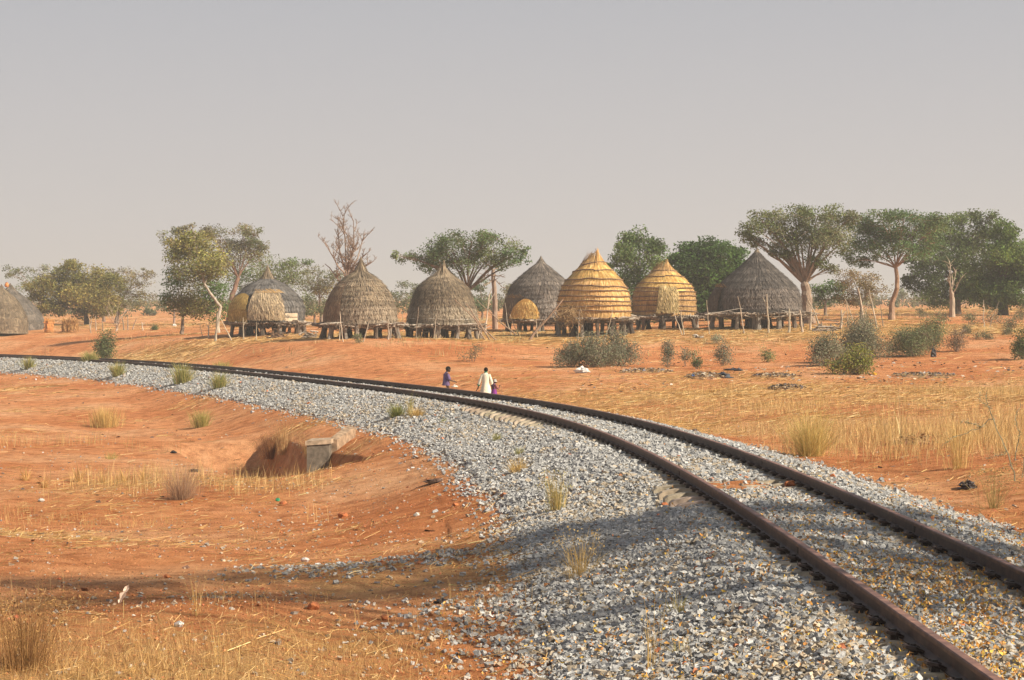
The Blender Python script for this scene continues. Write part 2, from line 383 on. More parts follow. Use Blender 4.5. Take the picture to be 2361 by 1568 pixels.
# ground sheet: polar grid round the camera, fine where the near ground is, out to the horizon
az = np.concatenate([np.linspace(-180, -32, 40)[:-1], np.linspace(-32, -19, 60)[:-1], np.linspace(-19, 19, 560), np.linspace(19, 32, 60)[1:], np.linspace(32, 180, 40)[1:-1]])
rad = np.concatenate([[0.3, 1.5, 3, 4.5, 6], np.linspace(7.2, 60, 330), 60 * 1.0105 ** np.arange(1, 250), [900, 1100, 1400, 1800, 2500]])
na, nr = len(az), len(rad)
AA, RR = np.meshgrid(np.radians(az), rad)
gx, gy = np.sin(AA) * RR, np.cos(AA) * RR
gzv = ground_z(gx, gy)
gzv = np.where(RR > 800, np.interp(RR, [800, 2500], [0, -6]) + gzv, gzv)
V = np.stack([gx, gy, gzv], -1).reshape(-1, 3)
ii = np.arange(nr - 1)[:, None] * na; jj = np.arange(na)[None, :]; j2 = (jj + 1) % na
F = np.stack([ii + jj, ii + j2, ii + na + j2, ii + na + jj], -1).reshape(-1, 4)
mb = MB(); mb.add(V, F[:, ::-1])
ground = mb.build('ground', M_soil, smooth=True); tag(ground, kind='structure')
sa_ = ground.data.attributes.new('Straw', 'FLOAT', 'POINT'); sa_.data.foreach_set('value', straw_amt(gx, gy).ravel().astype(np.float32))

# ballast bed: one sheet along the track
sv = np.arange(-12, 215, .35); dv = np.linspace(-1, 1, 41)
SS, DD = np.meshgrid(sv, dv, indexing='ij')
wob = .22 * snoise(SS, SS * 0, 21, 3, .35) + .14 * snoise(SS, SS * 0 + 9, 22, 3, 1.1)
D2 = np.where(DD < 0, DD * (toe_l(SS) + wob), DD * (toe_r(SS) + wob * .7))
bx, by, bz, bt, bc = trk(SS)
zz = bz + ballast_rel(SS, D2) + .012 * snoise(SS, D2, 23, 3, 3) + bc * (np.clip(D2, -.75, .75) / 1.5 + .5) * (abs(D2) < 2)
zz = np.where(abs(DD) > .99, zz - .10, zz)
gapm = np.exp(-((SS - 20.6) / .5) ** 2) * (DD > -.35) * (DD < .5)      # sandy gap where the ballast is low
zz = zz - .03 * gapm
V = np.stack([bx + D2 * np.cos(bt), by + D2 * np.sin(bt), zz], -1).reshape(-1, 3)
m2 = len(dv); ii = np.arange(len(sv) - 1)[:, None] * m2; jj = np.arange(m2 - 1)[None, :]
F = np.stack([ii + jj, ii + m2 + jj, ii + m2 + jj + 1, ii + jj + 1], -1).reshape(-1, 4)
mb = MB(); mb.add(V, F[:, ::-1]); tag(mb.build('ballast_bed', M_ballast, smooth=True), kind='structure')

def surf_z(x, y):                                         # ballast surface on the bed, ground elsewhere
    s, d = track_sd(x, y); _, _, z0, _, c = trk(s)
    b = z0 + ballast_rel(s, d) + c * (np.clip(d, -.75, .75) / 1.5 + .5) * (abs(d) < 2)
    lim = np.where(d < 0, toe_l(s), toe_r(s))
    return np.where(abs(d) < lim, b, ground_z(x, y)), s, d, lim

# the sandy gap between the rails
mb = MB(); gs, gd = np.meshgrid(np.linspace(19.8, 21.6, 16), np.linspace(-.71, .71, 24), indexing='ij'); x0, y0, z0, t0, c0 = trk(gs)
V = np.stack([x0 + gd * np.cos(t0), y0 + gd * np.sin(t0), z0 - .185 + .02 * snoise(gs, gd, 39, 3, 3.) - .05 * (abs(gs - 20.7) > .78)], -1).reshape(-1, 3); ii = np.arange(15)[:, None] * 24; jj = np.arange(23)[None]
mb.add(V, np.stack([ii + jj, ii + jj + 1, ii + jj + 25, ii + jj + 24], -1).reshape(-1, 4)); tag(mb.build('sand_patch', M_soil, smooth=True), kind='structure')

# stones
CUBE = np.array([(x, y, z) for z in (-1, 1) for y in (-1, 1) for x in (-1, 1)], float)
CF = np.array([(0, 2, 3, 1), (4, 5, 7, 6), (0, 1, 5, 4), (2, 6, 7, 3), (0, 4, 6, 2), (1, 3, 7, 5)])
def stones(mb, P, r, C):
    n = len(P); q = rng.normal(size=(n, 4)); q /= np.linalg.norm(q, axis=1)[:, None]
    w, x, y, z = q.T
    Rm = np.stack([1 - 2 * (y * y + z * z), 2 * (x * y - z * w), 2 * (x * z + y * w), 2 * (x * y + z * w), 1 - 2 * (x * x + z * z), 2 * (y * z - x * w),
                   2 * (x * z - y * w), 2 * (y * z + x * w), 1 - 2 * (x * x + y * y)], 1).reshape(n, 3, 3)
    V = CUBE[None] * rng.uniform(.5, 1.0, (n, 8, 3)) * (rng.uniform(.42, 1.3, (n, 1, 3)) * np.asarray(r)[:, None, None])
    V = np.einsum('nij,nkj->nki', Rm, V); V[:, :, 2] *= .8
    V += P[:, None, :]
    F = (np.arange(n)[:, None, None] * 8 + CF[None]).reshape(-1, 4)
    mb.add(V.reshape(-1, 3), F, np.repeat(C, 6, 0))

def stone_cols(n, tan=.2, red=.02):
    g = rng.choice([.27, .34, .40, .46, .55], n, p=[.12, .25, .33, .22, .08]) * rng.uniform(.8, 1.12, n)
    C = np.stack([g * .97, g * .98, g * .98], 1)
    t = rng.random(n) < tan; C[t] *= np.array([1.12, .98, .8])
    rd = rng.random(n) < red; C[rd] = vary((.42, .17, .08), rd.sum(), .2)
    return np.clip(C, .03, .85)

mb = MB()
for (s0, s1, dens, r0, r1) in ((2.5, 22, 1000, .0135, .030), (22, 42, 420, .02, .038), (42, 62, 260, .024, .042), (62, 92, 130, .028, .045), (92, 150, 60, .035, .055)):
    n = int((s1 - s0) * 8 * dens)
    s = rng.uniform(s0, s1, n); d = rng.uniform(-6.3 if s0 > 60 else -4.6, 3.4, n)
    tl = toe_l(s); tr = toe_r(s)
    ed = np.where(d < 0, -d - tl, d - tr) + .25 * snoise(s, d, 31, 3, .9)
    ok = rng.random(n) < np.where(ed < -.1, 1.0, np.exp(-(ed + .1) / .16))
    rail = (abs(abs(d) - .75) > .085) & ((abs(abs(d) - .75) > .19) | (rng.random(n) < .45)); ok &= rail
    ok &= ~((abs(s - 20.7 + .15 * snoise(d, d * 0, 38, 2, 2.)) < .72) & (d > -.68) & (d < .66) & (rng.random(n) < .95))
    ok &= ~((bare_end(s) > .45) & (d > -1.7) & (d < -.86) & (rng.random(n) < .9))
    s, d = s[ok], d[ok]
    x0, y0, z0, t0, c0 = trk(s); x = x0 + d * np.cos(t0); y = y0 + d * np.sin(t0)
    okf = (y > 6.5) & (abs(x) < y * .34 + 1.2); x, y = x[okf], y[okf]
    z, s, d, lim = surf_z(x, y)
    r = rng.uniform(r0, r1, len(x)) * rng.choice([1, 1, 1, 1.35], len(x))
    C = None; tanf = np.clip(.14 + .22 * sstep(20, 9, y) + .5 * snoise(x, y, 33, 3, .5), .05, .8)
    C = stone_cols(len(x), 0, .005); tn = rng.random(len(x)) < tanf; C[tn] *= np.array([1.08, .90, .68]); C = C * .93
    stones(mb, np.stack([x, y, z + r * rng.uniform(-.2, .85, len(x))], 1), r, np.clip(C, .03, .85))
n = 30000; x = rng.uniform(-4, 2.6, n); y = rng.uniform(10, 24, n); xd = CX + x / y * FD; z = ground_z(x, y); yd = EY + (EYE - z) / y * FD; s, d = track_sd(x, y)
tong = np.exp(-((yd - (1262 + .10 * (1000 - xd))) / 34) ** 2) * sstep(480, 1000, xd) * 1.1 + np.exp(-((yd - 1460) / 75) ** 2) * sstep(750, 1250, xd) * .55 + sstep(1080, 1300, xd) * sstep(1300, 1420, yd) * .5
ok = (-d > toe_l(s) - .15) & (rng.random(n) < np.clip(tong * (.75 + .9 * snoise(x, y, 37, 3, .9)), 0, 1)); x, y, z = x[ok], y[ok], z[ok]; r = rng.uniform(.014, .034, len(x))
stones(mb, np.stack([x, y, z + r * rng.uniform(.1, .6, len(x))], 1), r, stone_cols(len(x), .3, .03) * .92)
tag(mb.build('ballast_stones', M_stone), 'crushed grey track ballast heaped around the sleepers', 'ballast', kind='stuff')

# ---------------------------------------------------------------- railway track: rails, sleepers, clips
track = empty('railway_track', (2.8, 5, 0), 'single railway track of two rust-brown rails curving away to the left', 'railway track')
prof = [(-.06, -.15), (.06, -.15), (.062, -.138), (.012, -.115), (.011, -.045), (.035, -.035), (.036, -.008), (.028, 0), (-.028, 0), (-.036, -.008), (-.035, -.035), (-.011, -.045), (-.012, -.115), (-.062, -.138)]
TB = np.array((2.8, 5, 0.))
for sd in (-1, 1):
    s = np.arange(-12, 215, .4); x0, y0, z0, t0, c0 = trk(s)
    off = sd * .75; mb = MB(); m = len(prof); V = []
    for px, pz in prof:
        V.append(np.stack([x0 + (off + px) * np.cos(t0), y0 + (off + px) * np.sin(t0), z0 + pz + (c0 if sd > 0 else 0)], 1))
    V = np.stack(V, 1).reshape(-1, 3) - TB
    ii = np.arange(len(s) - 1)[:, None] * m; jj = np.arange(m)[None, :]; j2 = (jj + 1) % m
    F = np.stack([ii + jj, ii + j2, ii + m + j2, ii + m + jj], -1).reshape(-1, 4)
    cc = np.tile(np.array([(3.4, 3.1, 3.0) if k in (7,) else (2.2, 1.9, 1.8) if k in (6, 8) else (1.5, 1.35, 1.2) if k in (5, 9) else (.6, .6, .6) if k in (4, 10) else (.85, .85, .9) for k in range(m)]), (len(s) - 1, 1))  # top paler from polish; sides and head underside darkened to stand for shade
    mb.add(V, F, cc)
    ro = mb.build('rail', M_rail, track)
    for sj in np.arange(3.5 + (sd > 0) * 1.7, 100, 9.0):          # weld collars at the joints of the rail
        mw = MB()
        x, y, z, t, c = [float(q) for q in trk(sj)]; c = c if sd > 0 else 0
        box(mw, (x + off * math.cos(t) - TB[0], y + off * math.sin(t) - TB[1], z - .075 + c), (.036, .055, .068), t, (.35, .3, .3))
        box(mw, (x + off * math.cos(t) - TB[0], y + off * math.sin(t) - TB[1], z - .13 + c), (.118, .06, .022), t, (.35, .3, .3))
        mw.build('rail_weld', M_rail, ro)

def sleeper_mb(mb, s, P0, a):
    x, y, z, t, c = [float(q) for q in trk(s)]
    pr = [(-1.25, -.30), (1.25, -.30)]
    # trapezoid cross-section, low in the middle, high under the rails
    xs = [-1.25, -1.2, -.95, -.55, -.35, .35, .55, .95, 1.2, 1.25]; tp = [-.235, -.20, -.155, -.15, -.185, -.185, -.15, -.155, -.20, -.235]
    V = []
    for q, h in zip(xs, tp):
        cz = c * (q / 1.5 + .5)
        for (w, zz_) in ((-.13, -.34), (-.095, h), (.095, h), (.13, -.34)):
            V.append((x + q * math.cos(t) - w * math.sin(t), y + q * math.sin(t) + w * math.cos(t), z + zz_ + cz))
    V = np.array(V) - P0; n = len(xs)
    F = [(4 * i + k, 4 * i + (k + 1) % 4, 4 * i + 4 + (k + 1) % 4, 4 * i + 4 + k) for i in range(n - 1) for k in range(4)]
    F += [(0, 3, 2, 1), (4 * n - 4, 4 * n - 3, 4 * n - 2, 4 * n - 1)]
    mb.add(V, np.array(F), a)
def clip_mb(mb, s, off, side, P0):
    x, y, z, t, c = [float(q) for q in trk(s)]
    ux, uy = math.cos(t), math.sin(t); vx_, vy_ = -math.sin(t), math.cos(t); cz = c * (off / 1.5 + .5)
    def pt(a, b, h): q = off + a; return (x + q * ux + b * vx_ - P0[0], y + q * uy + b * vy_ - P0[1], z + h + cz - P0[2])
    tube(mb, [pt(side * a, b, h) for a, b, h in ((.05, -.06, -.13), (.10, -.07, -.105), (.15, -.03, -.10), (.155, .03, -.10), (.10, .07, -.105), (.05, .06, -.13))], .016, 5, (.5, .4, .36))
    box(mb, pt(side * .105, 0, -.118), (.06, .07, .075), t, (.35, .3, .3), .6)
SP = np.arange(-1.0, 200, .6); csl = (.40, .33, .25)
rest = MB(); restc = MB(); k = 0
for s in SP:
    if s > 1.5 and k < 95:
        sm = MB(); sleeper_mb(sm, s, TB, vary(csl, 1, .12)[0]); so_ = sm.build('sleeper', M_concrete, track); k += 1
        for off in (-.75, .75):
            for side in (-1, 1):
                cm = MB(); clip_mb(cm, s, off, side, TB); cm.build('rail_clip', M_rail, so_)
    else:
        sleeper_mb(rest, s, TB, vary(csl, 1, .12)[0])
        for off in (-.75, .75): clip_mb(restc, s, off, -1, TB)
tag(rest.build('sleepers', M_concrete, track), kind='stuff'); tag(restc.build('rail_clips', M_rail, track), kind='stuff')
# ---------------------------------------------------------------- granaries
GREY = [(.165, .15, .135), (.215, .19, .165), (.13, .12, .115), (.27, .225, .18)]
BROWN = [(.20, .155, .11), (.27, .21, .145), (.15, .125, .10), (.33, .26, .175)]
GOLD = [(.66, .40, .125), (.78, .50, .17), (.52, .29, .085), (.86, .60, .24)]
DARK = [(.10, .092, .088), (.135, .12, .11), (.075, .07, .068), (.175, .15, .13)]
WOODC = [(.24, .19, .15), (.34, .29, .24), (.16, .12, .09), (.42, .37, .31)]

def pick(pal, n, amt=.14):
    pal = np.array(pal); return np.clip(pal[rng.integers(0, len(pal), n)] * (1 + rng.normal(0, amt, (n, 1))), .01, .95)

def lump(a): return 1 + .022 * np.sin(a * 2 + 1.3) + .018 * np.sin(a * 3 + .4) + .012 * np.sin(a * 5)
def pr(prof, z): return np.interp(z, prof[:, 0], prof[:, 1])

def strands(mb, a, z0, z1, r0, r1, w, C, jit=.02, lean=0.0):
    jit = jit * 1.9; r0 = r0 * lump(a); r1 = r1 * lump(a)
    """thin straw blades lying on a surface of revolution, from (a,z0,r0) down to (a2,z1,r1)"""
    n = len(a); a2 = a + lean + rng.normal(0, .02, n)
    A = np.stack([np.sin(a) * r0, -np.cos(a) * r0, z0], 1); B = np.stack([np.sin(a2) * r1, -np.cos(a2) * r1, z1], 1)
    t = np.stack([np.cos(a), np.sin(a), np.zeros(n)], 1) * np.asarray(w).reshape(-1, 1) * .5
    nrm = np.stack([np.sin(a), -np.cos(a), np.zeros(n)], 1) * rng.uniform(0, jit, (n, 1))
    V = np.stack([A - t, A + t, B + t * .6 + nrm, B - t * .6 + nrm], 1)
    mb.add(V.reshape(-1, 3), np.arange(4 * n).reshape(-1, 4)[:, ::-1], C)

def body_mesh(prof, pal, layers, step, lo_pal=None, lo_z=None, lean=.03, fr=1.0, ripple=.03, bands=True):
    """thatch: a core surface, then overlapping skirts of straw, each hanging a little over the one below"""
    mb = MB(); zs = np.linspace(prof[0, 0], prof[-1, 0], 40); na = 48; a = np.arange(na) * 2 * math.pi / na
    rr = pr(prof, zs)[:, None] * lump(a)[None] * (1 + ripple * snoise(np.tile(a * 2, (40, 1)), np.tile(zs[:, None] * 2, (1, na)), 41, 2, 1.0) * (abs(((a + .6) % 6.283) - .6) < 6)[None]) - .02
    V = np.stack([np.sin(a)[None] * rr, -np.cos(a)[None] * rr, np.tile(zs[:, None], (1, na))], -1).reshape(-1, 3)
    ii = np.arange(39)[:, None] * na; jj = np.arange(na)[None, :]; j2 = (jj + 1) % na
    mb.add(V, np.stack([ii + jj, ii + j2, ii + na + j2, ii + na + jj], -1).reshape(-1, 4), pick(pal, 39 * na, .08))
    edges = np.linspace(prof[0, 0], prof[-1, 0] * .97, layers + 1)
    edges[1:-1] += rng.normal(0, .02, layers - 1)
    H = prof[-1, 0]
    for k in range(layers - 1, -1, -1):
        zb, zt = edges[k], edges[k + 1]; n = int(2 * math.pi * pr(prof, (zb + zt) / 2) / .017 * fr) + 60
        aa = rng.uniform(0, 2 * math.pi, n)
        wz = .10 * snoise(aa * 1.3, aa * 0 + k, 43, 2, 1.0)
        z1 = zb - rng.uniform(.0, .13, n) + wz; z0 = np.minimum(zt + wz + rng.uniform(-.1, .12, n), H)
        z1 = np.maximum(z1, prof[0, 0] - .05)
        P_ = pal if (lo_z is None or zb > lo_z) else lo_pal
        C = pick(P_, n); lay = rng.normal(1, .14)
        C = np.clip(C * lay, .01, .95)
        strands(mb, aa, z0, z1, pr(prof, z0) + .005, pr(prof, z1) + step, rng.uniform(.015, .035, n), C, .03, lean * (1 if k % 2 else -1))
    return mb

def rope(mb, prof, z, r=.025, c=(.16, .10, .07), out=.08, amp=.05, seed=0):
    a = np.linspace(0, 2 * math.pi, 60); zz = z + amp * snoise(a * 1.1, a * 0 + seed, 44, 3, 1.0)
    zz = zz + .03 * np.sin(a + seed) ; zz[-1] = zz[0]
    for q in range(2):
        ph = q * 3.14; R_ = pr(prof, zz) + out + .012 * np.sin(a * 23 + ph)
        R_ = R_ * lump(a); P = np.stack([np.sin(a) * R_, -np.cos(a) * R_, zz + .014 * np.cos(a * 23 + ph)], 1)
        tube(mb, P, r, 5, np.clip(pick([c, (.22, .15, .10)], 59 * 5, .2), 0, 1), cap=False)

def crooked(p0, p1, amt, n=6):
    p0 = np.array(p0, float); p1 = np.array(p1, float); t = np.linspace(0, 1, n)[:, None]
    P = p0 + (p1 - p0) * t; L = np.linalg.norm(p1 - p0)
    w = np.cumsum(rng.normal(0, amt * L / n, (n, 3)), 0); w -= w[-1] * t; w[0] = 0
    return P + w

def platform(root, Rr, h, n_leg=11, c=WOODC, over=.35, legr=.15, sticks=95):
    n_leg = int(n_leg * 1.55); mb = MB(); n = 700; a = rng.uniform(0, 6.283, n); q = Rr * (.35 + .72 * rng.random(n) ** .5)       # brush and old straw hanging under the floor
    A = np.stack([np.sin(a) * q, -np.cos(a) * q, h - rng.uniform(.0, .12, n)], 1); B = A + np.stack([rng.normal(0, .16, n), rng.normal(0, .16, n), -rng.uniform(.02, .30, n)], 1)
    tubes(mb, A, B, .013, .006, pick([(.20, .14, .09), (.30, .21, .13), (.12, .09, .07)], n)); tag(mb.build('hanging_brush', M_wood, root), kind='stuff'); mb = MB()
    for k in range(sticks):                                # poles of the floor, laid at random chords and sticking out past the wall
        a = rng.uniform(-.5, .5) + (0 if rng.random() < .6 else 1.57); off = rng.uniform(-Rr, Rr) * .98
        half = math.sqrt(max(.02, (Rr + over * rng.uniform(.2, 1.1)) ** 2 - off ** 2))
        ca, sa = math.cos(a), math.sin(a); z = h - .06 + rng.normal(0, .045)
        sh = rng.uniform(-.25, .25)
        tube(mb, crooked((ca * (-half + sh) - sa * off, sa * (-half + sh) + ca * off, z), (ca * (half + sh) - sa * off, sa * (half + sh) + ca * off, z + rng.normal(0, .04)), .12, 5), rng.uniform(.022, .05), 5, tuple(pick(c, 1)[0]))
    mb.build('platform', M_wood, root)
    for k in range(n_leg):
        out = k < n_leg * .6
        a = (k + rng.uniform(-.2, .2)) / (n_leg * .6) * 2 * math.pi if out else rng.uniform(0, 6.28)
        r = Rr * (.95 if out else .5) ; x, y = r * math.sin(a), -r * math.cos(a)
        wx, wy = root.location.x + x, root.location.y + y; zg = gz(wx, wy) - root.location.z
        lm = MB(); lr = legr * rng.uniform(.75, 1.2); cc = tuple(pick(c, 1)[0] * (.55 if out else .2))  # shade under the floor put into the leg colour, inner legs darkest
        top = (x * .97, y * .97, h - .1)
        base = (x + rng.normal(0, .08), y + rng.normal(0, .08), zg - .08)
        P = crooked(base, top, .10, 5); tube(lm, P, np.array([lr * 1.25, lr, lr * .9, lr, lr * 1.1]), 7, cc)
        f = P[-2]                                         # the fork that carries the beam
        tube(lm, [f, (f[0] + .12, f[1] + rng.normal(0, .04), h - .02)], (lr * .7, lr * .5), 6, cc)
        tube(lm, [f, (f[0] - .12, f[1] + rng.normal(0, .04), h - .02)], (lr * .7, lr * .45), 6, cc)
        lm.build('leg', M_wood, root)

def mat_panel(root, prof, a0, a1, zt, zb, pal, out=.12, name='door_mat', top_round=0.0, bot_out=.15, tuft=True, skew=0.0):
    """a straw mat hung over the opening"""
    mb = MB(); n = 700
    u = rng.uniform(0, 1, n); v = rng.uniform(0, 1, n)
    ztop = zt - top_round * (2 * u - 1) ** 2 * (zt - zb) + .03 * snoise(u * 5, u * 0, 45, 2, 1.)
    z0 = zb + (ztop - zb) * v; ln = rng.uniform(.25, .45, n); z1 = np.maximum(z0 - ln, zb - rng.uniform(0, .08, n))
    a = a0 + (a1 - a0) * (.5 + (u - .5) * (1 + .12 * (1 - v))) + skew * (1 - v)
    f0 = out + bot_out * (zt - z0) / (zt - zb); f1 = out + bot_out * (zt - z1) / (zt - zb) + .015
    C = pick(pal, n)
    rowc = .85 + .3 * ((z0 / .16).astype(int) % 2)
    strands(mb, a, z0, z1, pr(prof, z0) + f0, pr(prof, z1) + f1, rng.uniform(.025, .05, n), np.clip(C * rowc[:, None], .01, .95), .03, .04)
    uu = np.linspace(0, 1, 14); vv = np.linspace(0, 1, 10); U, Vv = np.meshgrid(uu, vv)
    zt_ = zt - top_round * (2 * U - 1) ** 2 * (zt - zb); Z_ = zb + (zt_ - zb) * Vv; A_ = a0 + (a1 - a0) * (.5 + (U - .5) * (1 + .12 * (1 - Vv))) + skew * (1 - Vv)
    for th_ in (-.012, -.05):
        R_ = pr(prof, Z_) + out + bot_out * (zt - Z_) / (zt - zb) + th_
        Vx = np.stack([np.sin(A_) * R_, -np.cos(A_) * R_, Z_], -1).reshape(-1, 3)
        i_ = np.arange(9)[:, None] * 14; j_ = np.arange(13)[None]
        mb.add(Vx, np.stack([i_ + j_, i_ + j_ + 1, i_ + j_ + 15, i_ + j_ + 14], -1).reshape(-1, 4), tuple(np.array(pal[2])))
    if tuft:                                              # loose heads of straw at the upper rim
        m = 90; u = rng.uniform(0, 1, m); a = a0 + (a1 - a0) * u; z0 = zt - top_round * (2 * u - 1) ** 2 * (zt - zb) - .1
        strands(mb, a, z0 + rng.uniform(.08, .28, m), z0, pr(prof, z0) + out * 1.1, pr(prof, z0) + out + .02, rng.uniform(.02, .035, m), pick([pal[1], pal[3], GOLD[0]], m), .05, .15)
    return mb.build(name, M_thatch, root)

def finial(root, prof, zt, ztip, r0, pal, tufts=60, spread=.35, lean=0.0):
    mb = MB(); n = tufts * 3
    a = rng.uniform(0, 6.283, n); z0 = zt - (rng.uniform(.0, .10, n) if spread < .3 else rng.uniform(.05, .3, n)); r_in = np.abs(rng.normal(0, .25, n)).clip(0, 1) * r0 * spread
    z1 = zt + (ztip - zt) * rng.uniform(.55, 1.05, n)
    A = np.stack([np.sin(a) * (pr(prof, z0) + .03), -np.cos(a) * (pr(prof, z0) + .03), z0], 1); B = np.stack([np.sin(a) * r_in + lean * (ztip - zt), -np.cos(a) * r_in, z1], 1)
    if spread > .3: q_ = rng.uniform(.15, .95, n) * r0 * .8; B[:, 0] = np.sin(a) * q_ + lean * (ztip - zt); B[:, 1] = -np.cos(a) * q_; B[:, 2] = zt + (ztip - zt) * rng.uniform(.45, 1.08, n) * (1.08 - .4 * q_ / r0)
    if spread > .3: B[:, 0] += .25 * np.sin(a * 2 + 1) * r0; B[:, 2] += .14 * np.sin(a * 3 + 1) + .1 * np.sin(a * 7)
    t = np.stack([np.cos(a), np.sin(a), np.zeros(n)], 1) * rng.uniform(.012, .03, (n, 1))
    mb.add(np.stack([A - t, A + t, B + t * .4, B - t * .4], 1).reshape(-1, 3), np.arange(4 * n).reshape(-1, 4), pick(pal, n))
    if spread > .3:                                       # ragged open crest of straw, not a point
        top_ = ztip - .42 * (ztip - zt)
    else: top_ = ztip - .04
    z = np.linspace(zt - .3, top_, 8); q = np.linspace(0, 1, 8)
    tube(mb, np.stack([lean * (z - zt).clip(0), z * 0, z], 1), np.maximum(.02, r0 * .8 * (1 - q) ** .7 + r0 * .1), 10, tuple(np.array(pal[0])))
    return mb.build('roof_tip', M_thatch, root)

def granary(label, cx, base, Z, prof, pal, layers, group='thatched granaries standing in a row beside the railway', plat=None, name='granary', cat='granary', **kw):
    s = Z / FD; p = on_ground(cx, Z)
    zb = EYE - (base - EY) * s                              # height at which the photo shows its foot
    root = empty(name, (p[0], p[1], zb), label, cat, group)
    y0_, y1_ = prof[0][0], prof[-1][0]
    pf = np.array([((base - y) * s, w * s * (1 + .07 * math.sin(math.pi * min(1, max(0, (y - y0_ - 8) / (y1_ - y0_ - 8)))) ** .8)) for y, w in prof]); pf = pf[np.argsort(pf[:, 0])]
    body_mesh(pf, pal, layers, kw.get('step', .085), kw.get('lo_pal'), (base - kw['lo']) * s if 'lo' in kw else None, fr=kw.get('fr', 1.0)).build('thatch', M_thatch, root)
    if plat: platform(root, pf[0, 1] * plat.get('k', 1.08), pf[0, 0], plat.get('n', 12), plat.get('c', WOODC), plat.get('over', .35))
    return root, pf, s, zb - p[2]

# leftmost brown-grey one with two mats over its mouth
g1, p1, s1, b1 = granary('grey-brown granary with a flared golden-topped mat and a second mat over its mouth', 617, 771, 122,
    [(640, 10), (645, 20), (655, 42), (665, 53), (675, 63), (690, 74), (700, 79), (715, 83), (742, 84)], [(.15, .145, .145), (.19, .18, .17), (.12, .115, .115), (.23, .21, .19)], 8, plat=dict(n=13, k=1.05))
finial(g1, p1, (771 - 641) * s1, (771 - 611) * s1, .11, BROWN, 40, .1)
mat_panel(g1, p1, -.30, .46, (771 - 673) * s1, (771 - 738) * s1, [(.36, .28, .19), (.46, .36, .24), (.29, .22, .15), (.56, .43, .26)], .22, bot_out=.22)
mat_panel(g1, p1, -1.02, -.42, (771 - 677) * s1, (771 - 741) * s1, [(.44, .30, .10), (.54, .37, .13), (.33, .22, .07), (.58, .42, .16)], .16, bot_out=.20, tuft=False, top_round=.12)
mb = MB(); box(mb, (.74 * p1[0, 1], -.72 * p1[0, 1] - .12, (771 - 735) * s1 + .1), (.95, .05, .5), .75, (.55, .44, .32)); box(mb, (.74 * p1[0, 1], -.72 * p1[0, 1] - .155, (771 - 735) * s1 + .1), (.97, .04, .04), .75, (.2, .15, .1)); mb.build('patch_panel', M_thatch, g1)

g2, p2, s2, b2 = granary('tall brown-grey granary with a pointed straw spire in front of the bare dead tree', 832, 778, 108,
    [(622, 9), (626, 14), (640, 38), (655, 52), (668, 60), (685, 69), (705, 76), (725, 81), (746, 84)], BROWN, 11, plat=dict(n=15), lo_pal=[(.28, .22, .16), (.36, .29, .21), (.22, .18, .14), (.42, .34, .25)], lo=712)
finial(g2, p2, (778 - 624) * s2, (778 - 592) * s2, .2, BROWN, 60, .12)
for k, y_ in enumerate((648, 661, 676, 692, 712)):
    mb = MB(); rope(mb, p2, (778 - y_) * s2, .010, (.5, .42, .32), .07, .06, k); mb.build('tie_cord', M_thatch, g2)
mat_panel(g2, p2, -1.25, -.55, (778 - 655) * s2, (778 - 742) * s2, [(.235, .16, .10), (.29, .2, .125), (.19, .13, .09), (.33, .23, .14)], .06, name='side_mat', bot_out=.06, tuft=False)

g3, p3, s3, b3 = granary('shaggy brown granary with a cord round its foot, in front of the umbrella-shaped tree', 1021, 782, 112,
    [(628, 6), (633, 22), (644, 38), (656, 50), (666, 58), (685, 65), (704, 70), (722, 76), (748, 84)], BROWN, 17, plat=dict(n=17), step=.085, lo_pal=[(.26, .215, .16), (.34, .285, .21), (.21, .175, .14), (.40, .33, .24)], lo=712)
finial(g3, p3, (782 - 630) * s3, (782 - 606) * s3, .22, BROWN, 60, .5)
mb = MB(); rope(mb, p3, (782 - 737) * s3, .011, (.6, .58, .52), .09, .07, 3); mb.build('tie_cord', M_thatch, g3)

g4, p4, s4, b4 = granary('dark grey granary with a small golden mat over its door, partly behind a golden one', 1247, 765, 128,
    [(603, 5), (608, 12), (620, 26), (631, 39), (644, 53), (655, 63), (666, 69), (685, 74), (710, 77), (737, 78)], [(.155, .135, .12), (.20, .17, .15), (.125, .11, .105), (.245, .205, .17)], 13, plat=dict(n=11), lo_pal=[(.25, .225, .2), (.32, .28, .25), (.2, .18, .165), (.36, .31, .27)], lo=695)
finial(g4, p4, (765 - 605) * s4, (765 - 590) * s4, .15, GREY, 30, .1)
mat_panel(g4, p4, -.72, -.10, (765 - 690) * s4, (765 - 734) * s4, GOLD, .30, top_round=.45, bot_out=.42, tuft=False, skew=-.05)
mat_panel(g4, p4, -1.35, -.62, (765 - 684) * s4, (765 - 742) * s4, [(.19, .145, .10), (.25, .19, .13), (.15, .11, .08), (.3, .22, .14)], .14, name='side_mat', bot_out=.25)

